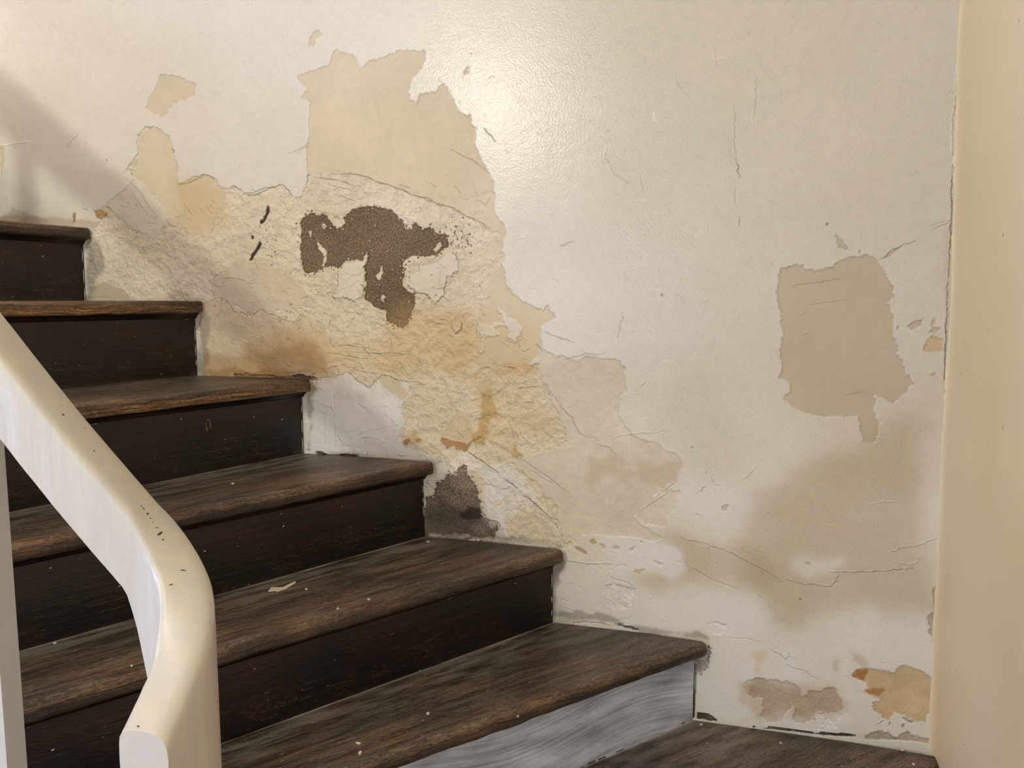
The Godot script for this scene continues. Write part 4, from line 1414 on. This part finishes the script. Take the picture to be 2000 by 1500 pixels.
func build_banister() -> void:
	var o := Node3D.new()
	o.name = "banister"
	add_child(o)
	tag(o, "white painted stair banister with a curved handrail in front of the steps", "banister")
	var stations := rail_stations()
	var n := stations.size()
	var rows := []
	var uvs := []
	var wid := RAIL_W
	var wobble := FastNoiseLite.new()
	wobble.frequency = 14.0
	for i in n:
		var side: Vector3 = stations[i][1]
		var hh: float = stations[i][2]
		# section from the bottom of the inner side over the rounded top to the outer side
		var sec := [[0.5, -hh], [0.5, -hh * 0.6], [0.5, -0.030], [0.497, -0.016], [0.475, -0.008], [0.43, -0.0035], [0.35, -0.001], [0.2, 0.0008], [0.0, 0.0015], [-0.2, 0.0008], [-0.35, -0.002], [-0.43, -0.006], [-0.48, -0.012], [-0.5, -0.022], [-0.5, -0.040], [-0.5, -hh * 0.7], [-0.5, -hh], [0.0, -hh], [0.5, -hh]]
		var r := []
		var uv := []
		for j in sec.size():
			var e: Array = sec[j]
			var p: Vector3 = stations[i][0] + side * (e[0] * wid) + Vector3(0, e[1], 0)
			p += side * 0.0006 * wobble.get_noise_2d(i * 0.01, j * 0.05)
			r.append(p)
			# the texture runs along the rail and, on top, across it
			var across: float = 0.25 + 0.5 * (0.5 - e[0])
			if j < 3:
				across = 0.25 - 0.08 * (2 - j)
			elif j > 13:
				across = 0.75 + 0.05 * (j - 13)
			uv.append(Vector2(float(i) / (n - 1), across))
		rows.append(r)
		uvs.append(uv)
	var st := begin(0)
	skin(st, rows, uvs)
	fan(st, rows[0].slice(0, 18), true)
	var cap := begin(-1)
	fan(cap, rows[n - 1].slice(0, 18))
	cap.generate_normals()
	st.generate_normals()
	var mesh := st.commit()
	mesh_node("handrail", mesh, rail_material(), o)
	var white := bumpy(plain(Color(0.765, 0.765, 0.76), 0.38), 0.03, 0.06, 3.0, 61)
	mesh_node("rail_end", cap.commit(), white, o)
	# newel under the lower end of the rail
	st = begin()
	var e: Vector3 = stations[n - 1][0]
	box(st, Vector3(e.x - 0.028, 0.5085, e.z - 0.028), Vector3(e.x + 0.028, e.y - 0.4502 + 0.002, e.z + 0.002))
	mesh_node("newel_post", done(st), white, o)
	# square balusters
	for b in [[-0.824, 0.5085, 0.0135], [-1.07, 0.8935, 0.016], [-1.413, 1.282, 0.02], [-1.72, 1.679, 0.02]]:
		var best: Vector3 = stations[0][0]
		for q in stations:
			var p: Vector3 = q[0]
			if absf(p.x - b[0]) < absf(best.x - b[0]):
				best = p
		st = begin()
		var bz: float = best.z - 0.012
		box(st, Vector3(b[0] - b[2], b[1], bz - b[2]), Vector3(b[0] + b[2], best.y - 0.06, bz + b[2]))
		mesh_node("baluster", done(st), white, o)

func rail_material() -> StandardMaterial3D:
	var w := 2048
	var h := 256
	var a := noise(w, h, 0.012, 4, 51).get_data()
	var f := noise(w, h, 0.15, 3, 52).get_data()
	var out := PackedByteArray()
	out.resize(w * h * 3)
	var hg := PackedByteArray()
	hg.resize(w * h)
	for y in h:
		var top: float = smoothstep(0.24, 0.30, float(y) / h)
		for x in w:
			var i := y * w + x
			var b: float = a[i] * 0.0039216 - 0.5
			var g: float = f[i] * 0.0039216 - 0.5
			var v: float = 1.0 + b * 0.05 + g * 0.02
			# warm light from above put into the colour of the top
			var lit_yellow: float = clampf(top * (0.8 + b * 0.8), 0.0, 1.0)
			out[i * 3] = int(clampf(lerpf(0.765, 0.765, lit_yellow) * v, 0, 1) * 255)
			out[i * 3 + 1] = int(clampf(lerpf(0.765, 0.74, lit_yellow) * v, 0, 1) * 255)
			out[i * 3 + 2] = int(clampf(lerpf(0.76, 0.68, lit_yellow) * v, 0, 1) * 255)
			hg[i] = int(clampf(0.5 + b * 0.8 + g * 0.15, 0, 1) * 255)
	var im := Image.create_from_data(w, h, false, Image.FORMAT_RGB8, out)
	# chips down to dark wood: place along and across the rail, length and width in millimetres, turn
	var chips := [
		[0.4602, 0.375, 5.7, 2.3, -5],
		[0.4452, 0.500, 1.7, 1.7, -50],
		[0.4817, 0.625, 1.1, 1.1, -50],
		[0.4903, 0.625, 4.6, 1.1, 0],
		[0.5312, 0.375, 2.9, 1.7, 10],
		[0.5419, 0.750, 1.1, 1.1, -50],
		[0.6409, 0.375, 2.3, 1.7, -50],
		[0.6452, 0.375, 4.0, 1.1, -10],
		[0.6473, 0.375, 4.0, 1.1, -60],
		[0.6559, 0.375, 4.6, 1.1, -70],
		[0.6559, 0.375, 4.6, 2.3, 0],
		[0.6645, 0.375, 2.9, 1.1, 0],
		[0.6710, 0.375, 2.9, 1.1, -50],
		[0.6817, 0.375, 5.1, 1.1, 30],
		[0.6925, 0.375, 7.4, 3.4, -30],
		[0.7032, 0.375, 2.8, 1.7, 10],
		[0.7656, 0.500, 7.8, 2.2, 35],
		[0.7871, 0.250, 3.9, 2.8, -80],
		[0.6280, 0.375, 1.1, 1.1, -50],
		[0.9935, 0.375, 3.9, 2.0, -125],
		[0.9957, 0.375, 1.5, 0.7, -50]]
	for c in chips:
		var at := Vector2(c[0] * w, (0.25 + 0.5 * c[1]) * h)
		var pts := PackedVector2Array()
		var dir := Vector2.from_angle(deg_to_rad(c[4]))
		for k in 9:
			var t := TAU * k / 9.0
			var q: Vector2 = dir * cos(t) * c[2] * 0.7 + dir.orthogonal() * sin(t) * c[3] * 0.8
			q *= rng.randf_range(0.7, 1.25)
			pts.append(at + q * Vector2(1.0, 2.1))
		fill(im, pts, Color(0.13, 0.085, 0.06))
	return textured(im, 0.36, Image.create_from_data(w, h, false, Image.FORMAT_L8, hg), 0.05)

# ------------------------------------------------------------------ flakes of paint on the treads
func build_flakes() -> void:
	var cream := plain(Color(0.86, 0.82, 0.74), 0.6)
	var spots := [
		[-0.843, 0.895, 0.405],
		[-0.792, 0.895, 0.397],
		[-1.081, 0.895, 0.731],
		[-0.008, 0.509, 0.020],
		[0.377, 0.509, -0.008],
		[0.416, 0.509, 0.012],
		[-0.665, 0.895, 0.042],
		[-0.894, 0.895, 0.223],
		[-0.585, 0.709, 0.592],
		[-0.569, 0.709, 0.618],
		[-0.503, 0.709, 0.470],
		[-0.894, 0.895, 0.766],
		[-0.337, 0.709, 0.435],
		[-0.683, 0.895, 0.471],
		[-0.646, 0.895, 0.414],
		[-0.995, 1.088, 0.339],
		[0.427, 0.509, 0.063],
		[0.163, 0.509, 0.051]]
	var outline := [[0.0, 0.35], [0.52, 0.45], [0.75, 0.75], [0.98, 0.98], [1.0, 0.82], [0.86, 0.55], [0.72, 0.2], [0.55, 0.05], [0.47, -0.12], [0.33, 0.02], [0.02, -0.1]]
	for i in spots.size():
		var s: Array = spots[i]
		var big: bool = i == 0
		var size := Vector2(0.042, 0.05) if big else Vector2(rng.randf_range(0.004, 0.010), rng.randf_range(0.004, 0.008))
		var turn := 0.25 if big else rng.randf() * TAU
		var top := []
		var base := []
		for k in (outline.size() if big else 7):
			var q: Vector2
			if big:
				q = Vector2(outline[k][0] - 0.5, outline[k][1] - 0.4)
			else:
				q = Vector2.from_angle(TAU * k / 7.0) * 0.5 * rng.randf_range(0.6, 1.1)
			q = (q * size).rotated(turn)
			var curl: float = 0.0015 + 0.10 * q.length()
			top.append(Vector3(q.x, curl + 0.0008, -q.y))
			base.append(Vector3(q.x, curl * (0.2 if not big else 0.7), -q.y))
		var st := begin()
		fan(st, top, true)
		fan(st, base)
		for k in top.size():
			var m := (k + 1) % top.size()
			quad(st, top[m], top[k], base[k], base[m])
		var o := mesh_node("paint_flake", done(st), cream)
		o.position = Vector3(s[0], s[1] + 0.0002, s[2])
		tag(o, FLAKE_LABELS[i], "paint flake", "fallen paint flakes on the treads")

const FLAKE_LABELS := ["large cream paint flake lying on the tread beside the curved handrail",
	"small round crumb just right of the large paint flake",
	"cream paint crumb at the foot of a riser left of the handrail",
	"oval cream flake in the corner beside the white primed riser",
	"cream chip near the wall on the lowest tread, left of two",
	"cream chip near the wall on the lowest tread, nearest the tan wall",
	"grey flake in the inner corner beneath the dark grey cement",
	"pale crumb against the riser above the large paint flake",
	"tan flake near the middle of the tread above the primed riser",
	"whitish splinter below the tan flake on the tread above the primed riser",
	"tiny white crumb right of the tan flake above the primed riser",
	"white crumb on the nosing just left of the handrail bend",
	"small white crumb near the nosing above the primed riser",
	"small crumb on the worn middle of the tread right of the large flake",
	"tiny crumb near the nosing right of the large flake",
	"pale flat crumb on the tread right of the rail, one step above the large flake",
	"tiny chip at the front edge of the lowest tread by the tan wall",
	"tiny crumb in the middle of the lowest tread near the peeling wall"]
